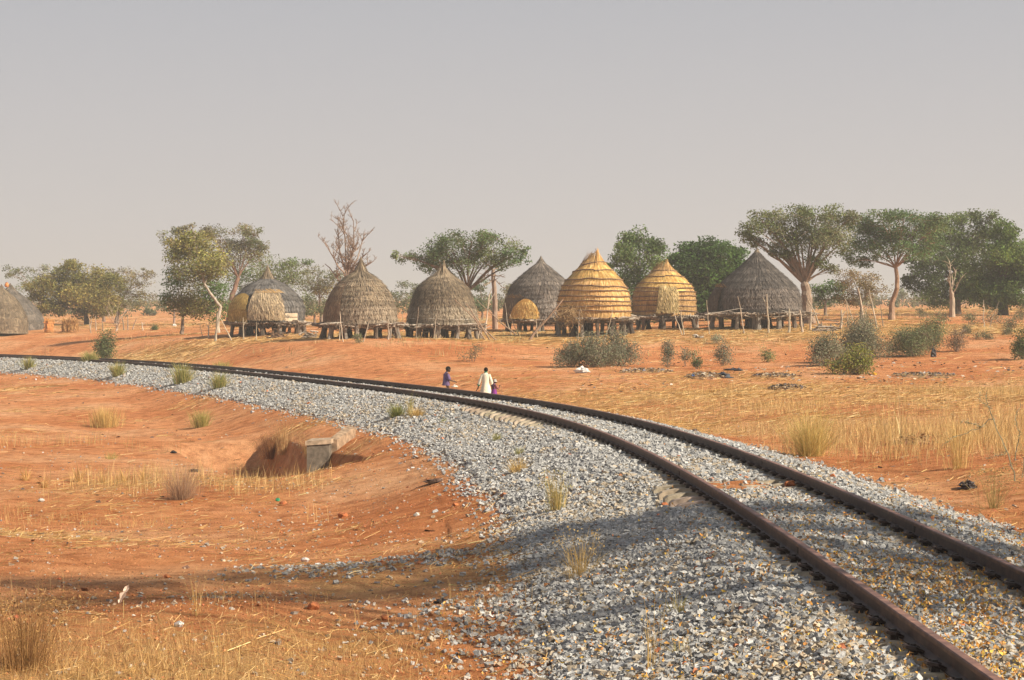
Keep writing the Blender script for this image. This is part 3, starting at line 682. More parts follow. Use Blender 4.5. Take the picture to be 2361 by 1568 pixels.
g5, p5, s5, b5 = granary('tallest bright golden granary bound with dark twisted ropes, tuft leaning at its top', 1370, 772, 114,
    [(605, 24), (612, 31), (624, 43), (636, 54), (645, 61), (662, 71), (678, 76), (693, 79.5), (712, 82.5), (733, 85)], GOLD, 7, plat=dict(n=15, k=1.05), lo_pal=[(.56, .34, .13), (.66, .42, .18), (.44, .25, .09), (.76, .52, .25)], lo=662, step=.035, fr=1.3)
finial(g5, p5, (772 - 607) * s5, (772 - 580) * s5, .5, [(.5, .3, .11), (.62, .39, .16), (.42, .24, .09), (.68, .45, .2)], 150, 1.0, .05)
for k, y_ in enumerate((607, 624, 646, 662, 671, 683, 694, 706, 718, 733)):
    mb = MB(); rope(mb, p5, (772 - y_) * s5, .034, (.19, .12, .08), .085, .09, k); mb.build('binding_rope', M_thatch, g5)
mb = MB(); n = 900; q = rng.normal(size=(n, 3)) * (.40, .25, .27) + (-.62 * p5[0, 1], -.92 * p5[0, 1], (772 - 727) * s5)
d_ = rvec(n) * rng.uniform(.1, .22, (n, 1)); tubes(mb, q - d_, q + d_, .009, .006, pick([(.42, .28, .14), (.3, .19, .1), (.5, .36, .2)], n)); mb.build('straw_bundle', M_thatch, g5)

g6, p6, s6, b6 = granary('smaller golden granary bound with dark ropes, a long pale mat hanging down its front', 1532, 758, 124,
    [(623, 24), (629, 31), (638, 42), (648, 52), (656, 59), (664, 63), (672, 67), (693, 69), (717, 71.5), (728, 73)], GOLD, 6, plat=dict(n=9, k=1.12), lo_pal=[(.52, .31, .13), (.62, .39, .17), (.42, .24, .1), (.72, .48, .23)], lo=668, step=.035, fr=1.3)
finial(g6, p6, (758 - 625) * s6, (758 - 603) * s6, .5, [(.48, .29, .12), (.6, .37, .16), (.4, .23, .09), (.66, .43, .2)], 130, 1.0)
for k, y_ in enumerate((625, 638, 654, 664, 672, 684, 693, 706, 718)):
    mb = MB(); rope(mb, p6, (758 - y_) * s6, .031, (.19, .12, .08), .08, .07, k + 20); mb.build('binding_rope', M_thatch, g6)
mat_panel(g6, p6, -.24, .27, (758 - 659) * s6, (758 - 721) * s6, [(.45, .33, .15), (.56, .42, .2), (.35, .25, .11), (.62, .47, .25)], .10, bot_out=.2, tuft=False, skew=-.05)

g7, p7, s7, b7 = granary('widest and darkest charcoal-grey granary, cone-shaped, beside the large flat-topped tree', 1745, 755, 118,
    [(578, 4), (586, 9), (596, 17), (608, 31), (621, 45), (634, 59), (648, 74), (657, 82), (667, 90), (689, 98), (722, 104)], DARK, 15, plat=dict(n=17, k=1.06, over=.75), step=.075, lo_pal=[(.15, .13, .12), (.2, .175, .155), (.115, .10, .095), (.26, .22, .19)], lo=668)
finial(g7, p7, (755 - 580) * s7, (755 - 573) * s7, .16, BROWN, 20, .2)
mat_panel(g7, p7, -1.6, -1.05, (755 - 660) * s7, (755 - 722) * s7, [(.12, .085, .06), (.17, .12, .08), (.08, .06, .05), (.2, .14, .09)], .1, name='side_mat', bot_out=.3)

for lab, cx, base, Z, prof in (('rounded grey-brown thatched hut with orange pot on top, cut by the left photo edge', 4, 768, 148,
        [(664, 4), (672, 14), (685, 28), (700, 40), (717, 48), (733, 55), (750, 58), (768, 59)]),
        ('larger dark grey domed thatched hut behind the one at the left photo edge', 24, 766, 155, [(662, 5), (672, 16), (688, 36), (700, 48), (717, 63), (735, 72), (752, 78), (766, 81)])):
    g, p_, s_, b_ = granary(lab, cx, base, Z, prof, GREY if cx > 10 else BROWN, 16, 'thatched huts at the far left', name='thatched_hut', cat='hut', step=.04, fr=.7)
    finial(g, p_, (base - prof[0][0] - 4) * s_, (base - prof[0][0] + 9) * s_, .3, BROWN, 20, .2)
    if cx < 10:
        mb = MB(); z = (base - 662) * s_; a = np.arange(10) * .6283
        for q, (r0, h0) in enumerate(((.12, 0), (.19, .12), (.15, .27), (.08, .33), (.11, .38))):
            V = np.stack([np.cos(a) * r0 + .4, np.sin(a) * r0, a * 0 + z + h0], 1)
            if q: mb.add(np.concatenate([pv, V]), np.array([(k, (k + 1) % 10, 10 + (k + 1) % 10, 10 + k) for k in range(10)]), (.55, .22, .08))
            pv = V
        mb.build('clay_pot', M_concrete, g)

# ---------------------------------------------------------------- trees
def limb(p0, p1, sag, n=7, amt=.06):
    p0 = np.array(p0, float); p1 = np.array(p1, float); t = np.linspace(0, 1, n)[:, None]
    P = p0 + (p1 - p0) * t; L = np.linalg.norm(p1 - p0); P[:, 2] += (sag * L * np.sin(np.pi * t))[:, 0]
    w = np.cumsum(rng.normal(0, amt * L / n, (n, 3)), 0); w -= w[-1] * t; w[0] = 0
    return P + w

def tree(label, Z, trunk, blobs, cols, leaf=.12, dens=1.0, tr=.25, name='tree', cat='tree', group=None, barkc=(.20, .15, .115), sub=9, aspect=.55, droop=0.0, sag=.08, depth=1.0, spread=.34, limbs=True, twig=.012, flat=.2):
    """trunk: photo points root->fork(s); blobs: (x, y, rx, ry) of the crown in photo units"""
    s = Z / FD; p = on_ground(trunk[0][0], Z); root = empty(name, p, label, cat, group)
    T = [at(x, y, Z) - p for x, y in trunk]; T[0] = np.array([0, 0, -.15]); 
    T = np.array(T); T[1:, 1] += rng.normal(0, .15, len(T) - 1)
    wood = MB(); lv = MB(); bc = np.array(barkc)
    if len(T) > 1:
        tt = np.linspace(0, 1, len(T)); ti = np.linspace(0, 1, max(6, len(T) * 3))
        P = np.stack([np.interp(ti, tt, T[:, k]) for k in range(3)], 1); P[1:-1] += rng.normal(0, tr * .12, (len(P) - 2, 3))
        rr = tr * (1.35 - .25 * np.minimum(1, ti * 4) - .45 * ti); tube(wood, P, rr, 9, tuple(bc))
    fork = T[-1]; r_f = tr * .6
    for bi, (x, y, rx, ry) in enumerate(blobs):
        c = at(x, y, Z) - p; c[1] += rng.normal(0, 1) * rx * s * .55 * depth; R3 = np.array([rx * s, rx * s * .85 * depth, ry * s])
        L = limb(fork, c, sag, 7, .09)
        if limbs: tube(wood, L, np.linspace(r_f * .42, r_f * .09, 7), 6, tuple(bc * rng.uniform(.85, 1.15)))
        m = max(3, int(sub * (rx * ry) / 1200 * dens ** .5 + 3)); u = rvec(m) * rng.uniform(.35, 1, (m, 1)) ** .6 * R3
        col = vary(cols[bi % len(cols)], 1, .08, .03)[0]
        A, B = [], []
        for q in u:
            e_ = c + q; i = rng.integers(3, 7); st_ = L[i]
            mid = (st_ + e_) / 2 + rng.normal(0, .06, 3) * np.linalg.norm(e_ - st_); A += [st_, mid]; B += [mid, e_]
            nl = int(dens * 98 * rng.uniform(.6, 1.4) * (rx * ry / 1200) ** .35); sz = spread * min(rx, ry * 1.5) * s
            g = rng.normal(0, 1, (nl, 3)).clip(-1.75, 1.75) * np.array([sz, sz, sz * .62]); g[:, 2] -= droop * np.abs(rng.normal(0, 1, nl)) * sz
            cc = vary((col * 1.4 + np.array([.018, .016, .004])) * rng.uniform(.7, 1.4), nl, .22, .06)
            leaves(lv, e_ + g, leaf * 1.35, cc, aspect, flat)
            k = max(2, nl // 30); ge = e_ + g[:k * 2:2][:k]; A += [e_] * len(ge); B += list(ge)
        n_ = len(A); tubes(wood, A, B, twig * 1.6, twig * .6, tuple(bc * .95))
    wood.build('trunk', M_bark, root)
    if lv.V: lv.build('crown', M_leaf, root)
    return root

OLIVE = [(.115, .105, .028), (.14, .12, .035), (.09, .09, .03)]
GRGRN = [(.105, .12, .06), (.12, .13, .075), (.085, .105, .05)]
GREEN = [(.06, .115, .03), (.075, .13, .035), (.05, .095, .028)]
DKGRN = [(.035, .085, .018), (.045, .10, .022), (.055, .115, .026)]
MID = [(.085, .115, .035), (.10, .125, .045), (.07, .10, .035)]
SPARSE = [(.16, .14, .075), (.18, .155, .09), (.13, .125, .07)]
YEL = [(.20, .185, .06), (.17, .165, .055), (.13, .14, .05)]

tree('slender grey-green tree rising behind the far-left thatched huts', 215, [(95, 742), (93, 690)], [(45, 625, 36, 15), (88, 620, 25, 14), (60, 652, 40, 20), (95, 655, 22, 24), (22, 628, 16, 10)], GRGRN, .16, .8, .18, spread=.3)
tree('bushy olive-brown tree with low dense crown right of the far-left huts', 190, [(200, 752), (198, 725)], [(165, 612, 30, 16), (150, 632, 38, 20), (200, 640, 38, 26), (130, 655, 34, 26), (178, 670, 55, 28), (220, 682, 50, 32), (150, 695, 48, 28), (200, 712, 55, 22), (250, 690, 24, 20), (98, 668, 36, 24), (90, 700, 30, 22), (120, 712, 36, 18), (245, 712, 40, 16), (255, 660, 30, 22)], [(.15, .135, .04), (.12, .12, .035), (.17, .145, .045)], .17, 1.7, .3, spread=.3, limbs=True, barkc=(.10, .075, .06))
tree('small dark green tree behind the bushy olive-brown tree', 208, [(240, 745), (238, 680)], [(240, 640, 34, 18), (262, 650, 28, 22), (225, 650, 22, 18)], GRGRN, .16, 1.1, .15)
tree('wide sparse brownish tree with leaning trunk and dark green underside, left of the gap', 200, [(268, 745), (275, 712), (289, 678)], [(285, 625, 38, 14), (320, 632, 38, 13), (345, 625, 16, 6), (330, 655, 28, 14), (290, 650, 34, 18), (270, 668, 36, 18), (300, 690, 34, 14), (262, 690, 24, 18), (318, 672, 30, 16), (335, 690, 24, 12), (280, 712, 40, 14)], [SPARSE[0], SPARSE[1], SPARSE[2], SPARSE[0], OLIVE[0], OLIVE[2], OLIVE[2], OLIVE[0], OLIVE[1], SPARSE[0], OLIVE[0]], .14, .8, .2, barkc=(.13, .10, .08))
tree('crooked white-barked tree with yellowish olive crown and hanging creepers beside the leftmost granary', 130, [(503, 764), (502, 735), (509, 708), (494, 690), (470, 655)], [(455, 575, 55, 28), (420, 600, 42, 32), (480, 600, 45, 32), (450, 560, 35, 25), (455, 632, 50, 26), (415, 560, 30, 22), (500, 622, 25, 22)], [YEL[1], YEL[2], YEL[0]], .12, 1.4, .12, barkc=(.42, .36, .29))
tree('drooping green shrubby tree under the yellowish olive crown left of the leftmost granary', 134, [(420, 768), (420, 730)], [(410, 640, 28, 22), (430, 680, 45, 30), (395, 690, 26, 20), (460, 690, 40, 32), (490, 665, 34, 30), (440, 710, 42, 20), (500, 710, 25, 25)], [GREEN[0], OLIVE[0], GREEN[1], OLIVE[1]], .12, 1.2, .14, droop=.5)
tree('tall feathery grey-green tree towering behind the yellowish olive tree', 162, [(528, 758), (535, 690), (550, 640)], [(510, 548, 38, 26), (555, 545, 34, 26), (583, 540, 22, 26), (565, 585, 44, 30), (530, 600, 40, 30), (470, 535, 40, 16), (405, 545, 34, 18), (440, 530, 26, 12), (598, 575, 16, 16)], [GRGRN[1], SPARSE[0], GRGRN[0], SPARSE[2]], .12, 1.3, .26, barkc=(.2, .12, .085), spread=.3)
tree('mid-green spreading tree behind the two leftmost granaries', 172, [(640, 758), (640, 690)], [(600, 610, 40, 24), (560, 640, 46, 26), (635, 630, 46, 22), (670, 622, 40, 20), (690, 608, 26, 12), (620, 655, 40, 20), (655, 650, 40, 20)], [MID[0], GREEN[1], MID[1]], .13, 1.1, .22)
tree('grey-green tree with bare forked stem between the two leftmost granaries', 165, [(742, 758), (740, 715), (738, 690)], [(700, 640, 34, 18), (735, 642, 40, 22), (765, 650, 32, 22), (720, 660, 40, 18), (775, 640, 28, 14), (755, 668, 36, 16)], [GRGRN[0], GRGRN[1], SPARSE[0]], .13, .9, .16)
tree('low dark green bush-like tree behind the gap between the two leftmost granaries', 158, [(725, 752), (725, 725)], [(715, 700, 24, 22), (745, 705, 26, 20), (700, 718, 20, 16)], [GRGRN[2], GRGRN[0]], .12, 1.2, .12)
tree('drab olive treelet behind the right side of the second granary', 190, [(912, 745), (912, 705)], [(915, 690, 22, 18), (900, 705, 18, 16), (940, 668, 24, 22), (960, 690, 22, 22), (935, 705, 26, 16)], [GRGRN[2], SPARSE[2]], .14, 1.0, .13)
tree('umbrella-shaped green acacia with spreading brown limbs behind the shaggy brown granary', 130, [(1083, 765), (1080, 720), (1078, 672)], [(1090, 560, 62, 24), (1040, 575, 56, 26), (1140, 572, 56, 26), (985, 585, 42, 22), (1015, 560, 34, 16), (940, 590, 34, 14), (915, 588, 16, 8), (1185, 590, 34, 16), (1210, 575, 16, 8), (1060, 605, 56, 22), (1110, 600, 50, 22), (1000, 612, 34, 16), (975, 600, 24, 18), (1165, 605, 34, 14), (1120, 545, 34, 12), (1205, 600, 22, 10)], [(.075, .12, .045), (.09, .125, .055), (.10, .125, .05), (.07, .115, .05)], .11, 1.15, .34, barkc=(.21, .15, .11), droop=.25)
tree('low blue-green tree behind the right side of the shaggy brown granary', 168, [(1112, 752), (1112, 710)], [(1110, 680, 24, 24), (1090, 700, 24, 20), (1120, 705, 20, 18), (1105, 655, 18, 12)], [GRGRN[0], (.06, .10, .05)], .13, 1.3, .12)
tree('hazy drab tree behind the fence of stakes left of the dark grey granary', 215, [(1172, 740), (1172, 705)], [(1172, 665, 20, 16), (1160, 690, 22, 18), (1185, 690, 22, 18)], [SPARSE[2], GRGRN[0]], .16, 1.1, .14)
tree('tall broad green tree behind the two golden granaries', 138, [(1476, 760), (1476, 700), (1472, 640)], [(1475, 545, 38, 20), (1445, 565, 32, 24), (1500, 570, 30, 26), (1430, 600, 26, 22), (1475, 600, 48, 28), (1515, 600, 18, 22), (1450, 640, 38, 30), (1495, 640, 38, 30), (1475, 680, 48, 26), (1480, 715, 46, 20)], [(.07, .12, .035), (.085, .13, .04), (.06, .105, .03)], .14, 1.35, .28)
tree('short dark green bush showing between the two golden granaries', 150, [(1418, 752), (1418, 700)], [(1415, 625, 14, 16), (1425, 650, 16, 18), (1408, 610, 9, 7)], DKGRN, .13, 1.4, .12)
tree('dense rounded bright dark-green tree between the smaller golden and the charcoal granary', 142, [(1635, 752), (1635, 700)], [(1605, 580, 36, 26), (1650, 580, 38, 28), (1575, 605, 32, 26), (1690, 595, 30, 24), (1620, 620, 55, 30), (1670, 625, 48, 30), (1570, 640, 30, 26), (1710, 615, 18, 22), (1600, 660, 50, 28), (1650, 665, 55, 30), (1620, 700, 60, 26), (1660, 705, 44, 22), (1575, 690, 30, 22)], DKGRN, .16, 1.9, .3, barkc=(.12, .09, .07))
tree('large flat-topped acacia with pale forked trunk leaning over the charcoal granary', 126, [(1863, 728), (1860, 690), (1856, 655)], [(1745, 505, 38, 18), (1725, 530, 28, 16), (1715, 545, 22, 10), (1790, 500, 38, 20), (1835, 495, 44, 20), (1880, 500, 42, 20), (1925, 495, 42, 20), (1955, 505, 24, 18), (1770, 530, 44, 20), (1820, 530, 48, 22), (1870, 535, 48, 24), (1920, 535, 44, 24), (1745, 560, 32, 14), (1795, 560, 42, 18), (1845, 565, 44, 20), (1895, 568, 44, 24), (1940, 560, 30, 22), (1825, 595, 34, 14), (1880, 600, 30, 16), (1905, 622, 24, 14), (1800, 585, 26, 10)], [(.10, .125, .05), (.115, .135, .06), (.09, .115, .045), (.125, .135, .07)], .11, 1.25, .42, barkc=(.27, .20, .15), spread=.36)
tree('green flat-topped acacia with slim orange-lit forked trunk right of the large flat-topped one', 131, [(2056, 730), (2058, 700), (2070, 660), (2066, 618)], [(1985, 515, 40, 18), (2030, 508, 46, 18), (2075, 510, 46, 20), (2125, 512, 44, 20), (2160, 520, 30, 20), (2005, 540, 46, 24), (2055, 540, 50, 26), (2105, 545, 48, 26), (2150, 548, 34, 22), (1980, 572, 38, 22), (2030, 575, 42, 20), (2080, 575, 44, 20), (2130, 580, 34, 18), (1970, 600, 28, 14), (2005, 600, 30, 12)], [(.07, .12, .045), (.085, .13, .05), (.055, .10, .04)], .11, 1.35, .2, barkc=(.31, .20, .135), spread=.36)
tree('sparse brown thicket tree beneath the two flat-topped acacias', 122, [(1985, 738), (1985, 700)], [(1960, 640, 32, 18), (1995, 635, 36, 18), (1975, 665, 44, 22), (2015, 660, 28, 20), (1950, 690, 26, 16), (1995, 690, 34, 16)], [(.17, .13, .065), (.19, .15, .08), (.15, .12, .06)], .09, 1.0, .12, barkc=(.2, .15, .12), twig=.016)
tree('small green tree beneath the large flat-topped acacia, right of its pale trunk', 150, [(1903, 735), (1903, 700)], [(1895, 665, 26, 18), (1925, 660, 24, 20), (1905, 690, 32, 18), (1880, 680, 16, 16)], [GREEN[0], GREEN[2]], .13, 1.3, .14)
tree('big hazy green tree with high rounded crown near the right photo edge', 148, [(2205, 730), (2205, 640)], [(2180, 515, 36, 18), (2225, 505, 40, 18), (2265, 505, 36, 18), (2160, 545, 40, 28), (2210, 545, 46, 28), (2260, 545, 44, 28), (2295, 530, 30, 24), (2150, 590, 36, 30), (2195, 590, 40, 28), (2240, 595, 44, 30), (2140, 640, 34, 28), (2185, 640, 40, 28), (2135, 675, 34, 24), (2175, 685, 50, 22), (2225, 680, 44, 24), (2110, 650, 22, 30), (2120, 600, 24, 30), (2240, 650, 44, 30)], [(.085, .12, .04), (.10, .135, .045), (.065, .095, .035), (.05, .075, .03)], .14, 1.3, .34, barkc=(.12, .09, .07))
tree('darker dense green tree at the right photo edge', 142, [(2312, 722), (2312, 670)], [(2310, 540, 30, 26), (2330, 570, 34, 30), (2290, 585, 36, 28), (2355, 590, 30, 34), (2275, 630, 40, 30), (2320, 630, 44, 32), (2360, 640, 30, 36), (2255, 665, 36, 24), (2300, 670, 48, 24), (2345, 685, 44, 24), (2385, 600, 34, 40), (2225, 675, 24, 16), (2280, 690, 44, 22), (2320, 600, 50, 30)], [(.06, .10, .022), (.075, .115, .028), (.045, .08, .02)], .15, 1.6, .36, barkc=(.10, .075, .06))

def bare_tree(label, Z, trunk, tips, tr, bc, name='dead_tree', cat='dead tree', group=None, fine=6, kink=.12, lvl=3):
    s = Z / FD; p = on_ground(trunk[0][0], Z); root = empty(name, p, label, cat, group); wood = MB(); br = MB()
    T = np.array([at(x, y, Z) - p for x, y in trunk]); T[0] = (0, 0, -.15)
    ti = np.linspace(0, 1, len(T) * 3); tt = np.linspace(0, 1, len(T)); P = np.stack([np.interp(ti, tt, T[:, k]) for k in range(3)], 1)
    P[1:-1] += rng.normal(0, tr * .15, (len(P) - 2, 3)); tube(wood, P, tr * (1.3 - .6 * ti), 9, bc)
    def grow(p0, p1, r, d):
        L = limb(p0, p1, .05, 6, kink); tube(br, L, np.linspace(r, r * .35, 6), 5, tuple(np.array(bc) * rng.uniform(.85, 1.15)), cap=False)
        if d <= 0: return
        ln = np.linalg.norm(p1 - p0)
        for _ in range(fine if d > 1 else fine + 2):
            i = rng.integers(1, 6); q = rvec(1)[0]; q[2] = abs(q[2]) * .9 + .25; dirn = (p1 - p0) / ln * .35 + q * (1, 1, .75)
            grow(L[i], L[i] + dirn / np.linalg.norm(dirn) * ln * rng.uniform(.22, .42), r * .5, d - 1)
    for x, y, ti_ in tips:
        e_ = at(x, y, Z) - p; e_[1] += rng.normal(0, .8); grow(P[int(ti_ * (len(P) - 1))], e_, tr * .3, lvl - 1)
    wood.build('trunk', M_bark, root); br.build('branches', M_bark, root); return root
bare_tree('leafless reddish-grey dead tree with many knobbly branches standing behind the spired granary', 140, [(803, 772), (803, 700), (800, 660), (802, 636)],
    [(790, 498, 1), (818, 512, 1), (772, 528, .95), (838, 538, .95), (757, 570, .85), (846, 585, .85), (748, 608, .7), (850, 612, .7), (800, 540, 1), (828, 560, .9), (775, 560, .9), (810, 575, 1)], 0.26, (.28, .205, .16), fine=6, lvl=4, kink=.16)
bare_tree('thick bare grey trunk with broken branches right of the shaggy brown granary', 134, [(1142, 766), (1142, 700), (1138, 640), (1137, 622)],
    [(1112, 640, .8), (1165, 640, .8), (1118, 660, .7), (1150, 618, 1), (1160, 665, .65), (1128, 612, 1)], .17, (.30, .22, .17), fine=3, lvl=2)
bare_tree('pale peeling dead trunk with broken arms in front of the hazy green tree at right', 136, [(2194, 738), (2196, 690), (2192, 665)],
    [(2200, 600, 1), (2208, 620, .9), (2180, 640, .9), (2214, 640, .8), (2186, 618, 1)], .18, (.36, .29, .22), fine=2, lvl=2)
bare_tree('tangled white leafless shrub in front of the olive-brown tree at left', 150, [(268, 770), (270, 750)],
    [(238, 706, .8), (255, 700, 1), (290, 708, .9), (302, 725, .8), (272, 702, 1), (246, 730, .6), (285, 735, .7)], .07, (.42, .33, .27), 'bare_shrub', 'shrub', fine=4)
bare_tree('bare grey-stemmed shrub between the wide sparse tree and the white-barked tree', 185, [(402, 742), (402, 700)],
    [(395, 672, 1), (408, 668, 1), (388, 690, .7), (414, 690, .7)], .09, (.3, .22, .19), 'bare_shrub', 'shrub', fine=3, lvl=2)

# hazy far trees along the skyline
for k, (x, y, rx, ry, Z) in enumerate([(345, 725, 22, 14, 240), (380, 715, 12, 10, 300), (960, 668, 20, 14, 280), (1180, 665, 14, 12, 300), (1150, 705, 16, 10, 260), (2080, 680, 20, 16, 290), (2060, 700, 20, 10, 250), (1985, 700, 16, 12, 260), (318, 700, 18, 10, 320), (560, 700, 26, 14, 300), (1560, 690, 20, 12, 300), (2130, 700, 20, 12, 300)]):
    lab = ['round drab bush in the gap right of the wide sparse tree', 'tiny hazy tree on the skyline left of the white-barked tree', 'hazy treetop between the second and the shaggy granary', 'hazy treetop left of the dark grey granary', 'low hazy bush behind the thick bare trunk', 'hazy round tree seen under the slim orange-lit acacia', 'low hazy bush at the foot of the slim orange-lit acacia', 'hazy bush behind the brown thicket tree', 'tiny hazy tree on the skyline under the wide sparse tree', 'hazy tree behind the drooping green shrubby tree', 'hazy tree behind the smaller golden granary', 'hazy low tree under the big hazy green tree'][k]
    tree(lab, Z, [(x, y + ry + 8), (x, y + 2)], [(x - rx * .4, y, rx * .6, ry * .8), (x + rx * .4, y + 1, rx * .6, ry * .7), (x, y - ry * .4, rx * .5, ry * .6)], GRGRN, .2, 1.0, .12, 'distant_tree', 'tree', 'small far trees along the hazy skyline')

# ---------------------------------------------------------------- bushes
def bush(label, Z, x, ybase, w, h, cols, leaf=.05, dens=1.0, name='bush', group=None, barkc=(.22, .16, .12), n=None, droop=0):
    s = Z / FD; p = on_ground(x, Z); root = empty(name, p, label, name.replace('_', ' '), group)
    z0 = EYE - (ybase - EY) * s - p[2]; wood = MB(); lv = MB(); n = n or max(6, int(w * h / 70)); Rw, Hh = w * s, h * s + max(0, z0)
    A, B = [], []
    for k in range(n):
        a = rng.uniform(0, 6.28); q = math.sqrt(rng.random()) * (.75 + .35 * math.sin(a * 3 + x) + .2 * math.sin(a * 5 + Z)); e_ = np.array([math.cos(a) * q * Rw, math.sin(a) * q * Rw * .8, Hh * rng.uniform(.35, .95) * (1 - .35 * min(1, q * q)) * (.8 + .3 * math.sin(a * 4 + x))])
        b_ = np.array([e_[0] * .25, e_[1] * .25, -.03]); m_ = (b_ + e_) / 2 + rng.normal(0, .08 * Hh, 3); A += [b_, m_]; B += [m_, e_]
        nl = int(130 * dens); sz = .2 * Rw + .12 * Hh; g = rng.normal(0, 1, (nl, 3)).clip(-1.8, 1.8) * (sz * .75, sz * .7, sz * .6)
        g[:, 2] -= droop * abs(g[:, 2]); pts = e_ + g; pts = pts[pts[:, 2] > .02]
        leaves(lv, pts, leaf * 1.5, vary(np.array(cols[k % len(cols)]) * 1.25 * rng.uniform(.75, 1.3) + .015, len(pts), .22, .06), .5, .1)
        k2 = 6; A += [e_] * k2; B += list(e_ + g[:k2])
    tubes(wood, A, B, .012, .005, barkc); wood.build('stems', M_bark, root); lv.build('foliage', M_leaf, root); return root
GB = [(.17, .175, .11), (.19, .19, .125), (.14, .15, .095)]
bush('left end of the big grey-green bush clump below the tall golden granary', 88, 1314, 838, 34, 50, GB, .055, 1.2, group='grey-green bushes in front of the golden granaries')
bush('middle and tallest of the grey-green bush clump below the tall golden granary', 88, 1370, 842, 50, 64, GB, .055, 1.3, group='grey-green bushes in front of the golden granaries')
bush('right-hand bush of the grey-green clump below the tall golden granary', 90, 1428, 832, 44, 62, GB, .055, 1.2, group='grey-green bushes in front of the golden granaries')
bush('small upright grey-green bush below the smaller golden granary', 88, 1541, 832, 16, 44, GB, .05, 1.0)
bush('spindly little bush with bare top twig right of the small upright bush', 90, 1580, 826, 13, 30, GB, .05, .6)
bush('low olive bush at the edge of the rubbish heap', 86, 1606, 840, 16, 30, MID, .05, .9)
bush('grey-green bush with a pointed shoot below the left edge of the charcoal granary', 90, 1665, 820, 22, 38, GB, .05, 1.0)
bush('low fresh-green tuft below the charcoal granary', 92, 1772, 808, 22, 18, [(.2, .21, .07), (.15, .19, .06)], .05, .9)
bush('left half of the large grey-green bush right of centre', 88, 1905, 815, 44, 46, GB, .055, 1.5, group='large bushes at the right')
bush('right half of the large grey-green bush, taller, reaching up to the row of stakes', 90, 1980, 822, 54, 80, GB, .055, 1.7, group='large bushes at the right')
bush('yellow-green leafy bush in front of the large grey-green bush', 80, 1972, 866, 48, 58, [(.17, .18, .03), (.21, .20, .04), (.12, .15, .03)], .06, 1.0, n=34)
bush('loose olive-green bush right of the large grey-green bush', 93, 2104, 820, 48, 70, [(.13, .15, .065), (.16, .165, .08), (.11, .13, .055)], .055, 1.5)
bush('green shoulder of the loose olive-green bush', 97, 2148, 795, 30, 66, [(.12, .15, .06), (.15, .165, .07)], .055, 1.2)
bush('twiggy brown shrub at right of the loose olive-green bush', 95, 2205, 800, 34, 46, [(.2, .15, .085), (.17, .14, .08)], .04, .7)
bush('olive bush cut by the right photo edge', 88, 2358, 820, 26, 58, MID, .055, 1.2)
for k, (x, y, w, h, Z) in enumerate([(2170, 728, 20, 16, 125), (2235, 742, 22, 22, 118), (2290, 728, 26, 20, 122), (2335, 740, 26, 26, 116), (2270, 778, 26, 20, 104), (2325, 765, 18, 16, 108), (1255, 700, 10, 10, 200), (2120, 720, 20, 12, 135), (2230, 762, 18, 12, 110), (2355, 716, 14, 12, 130)]):
    bush(['low bush under the pale dead trunk', 'drab bush just right of the pale dead trunk', 'bush at the foot of the darker edge tree', 'straggly bush near the right edge below the edge tree', 'spreading low scrub on the bare slope at right', 'small scrub right of the spreading low scrub', 'far bush behind the dark grey granary', 'bush left of the pale dead trunk', 'small bush in the middle of the right slope', 'far bush at the right photo edge'][k],
        Z, x, y, w, h, [(.16, .155, .08), (.19, .17, .09), (.13, .135, .065)], .06, .7, 'scrub_bush', 'low scrub on the slope at right')
bush('tiny green shrub in front of the spired granary', 102, 827, 797, 18, 20, [(.19, .2, .10), (.16, .17, .08)], .04, .9)
bush('flat green shrub in front of the shaggy brown granary', 92, 1091, 808, 22, 15, [(.15, .16, .08), (.12, .13, .06)], .04, .8)
bush('feathery dark green sapling behind the track at left', 113, 243, 828, 16, 68, [(.13, .145, .05), (.10, .12, .045)], .07, 1.0, name='sapling', n=26)
bush('low green bush on open ground in front of the white-barked tree', 150, 358, 764, 16, 14, MID, .06, .8)
bush('grey bush at the foot of the right-hand stakes', 112, 2000, 745, 24, 30, GB, .055, .9)
bush('little grey-green bush under the left edge of the charcoal granary', 106, 1655, 768, 12, 16, [(.2, .21, .14)], .045, .9)

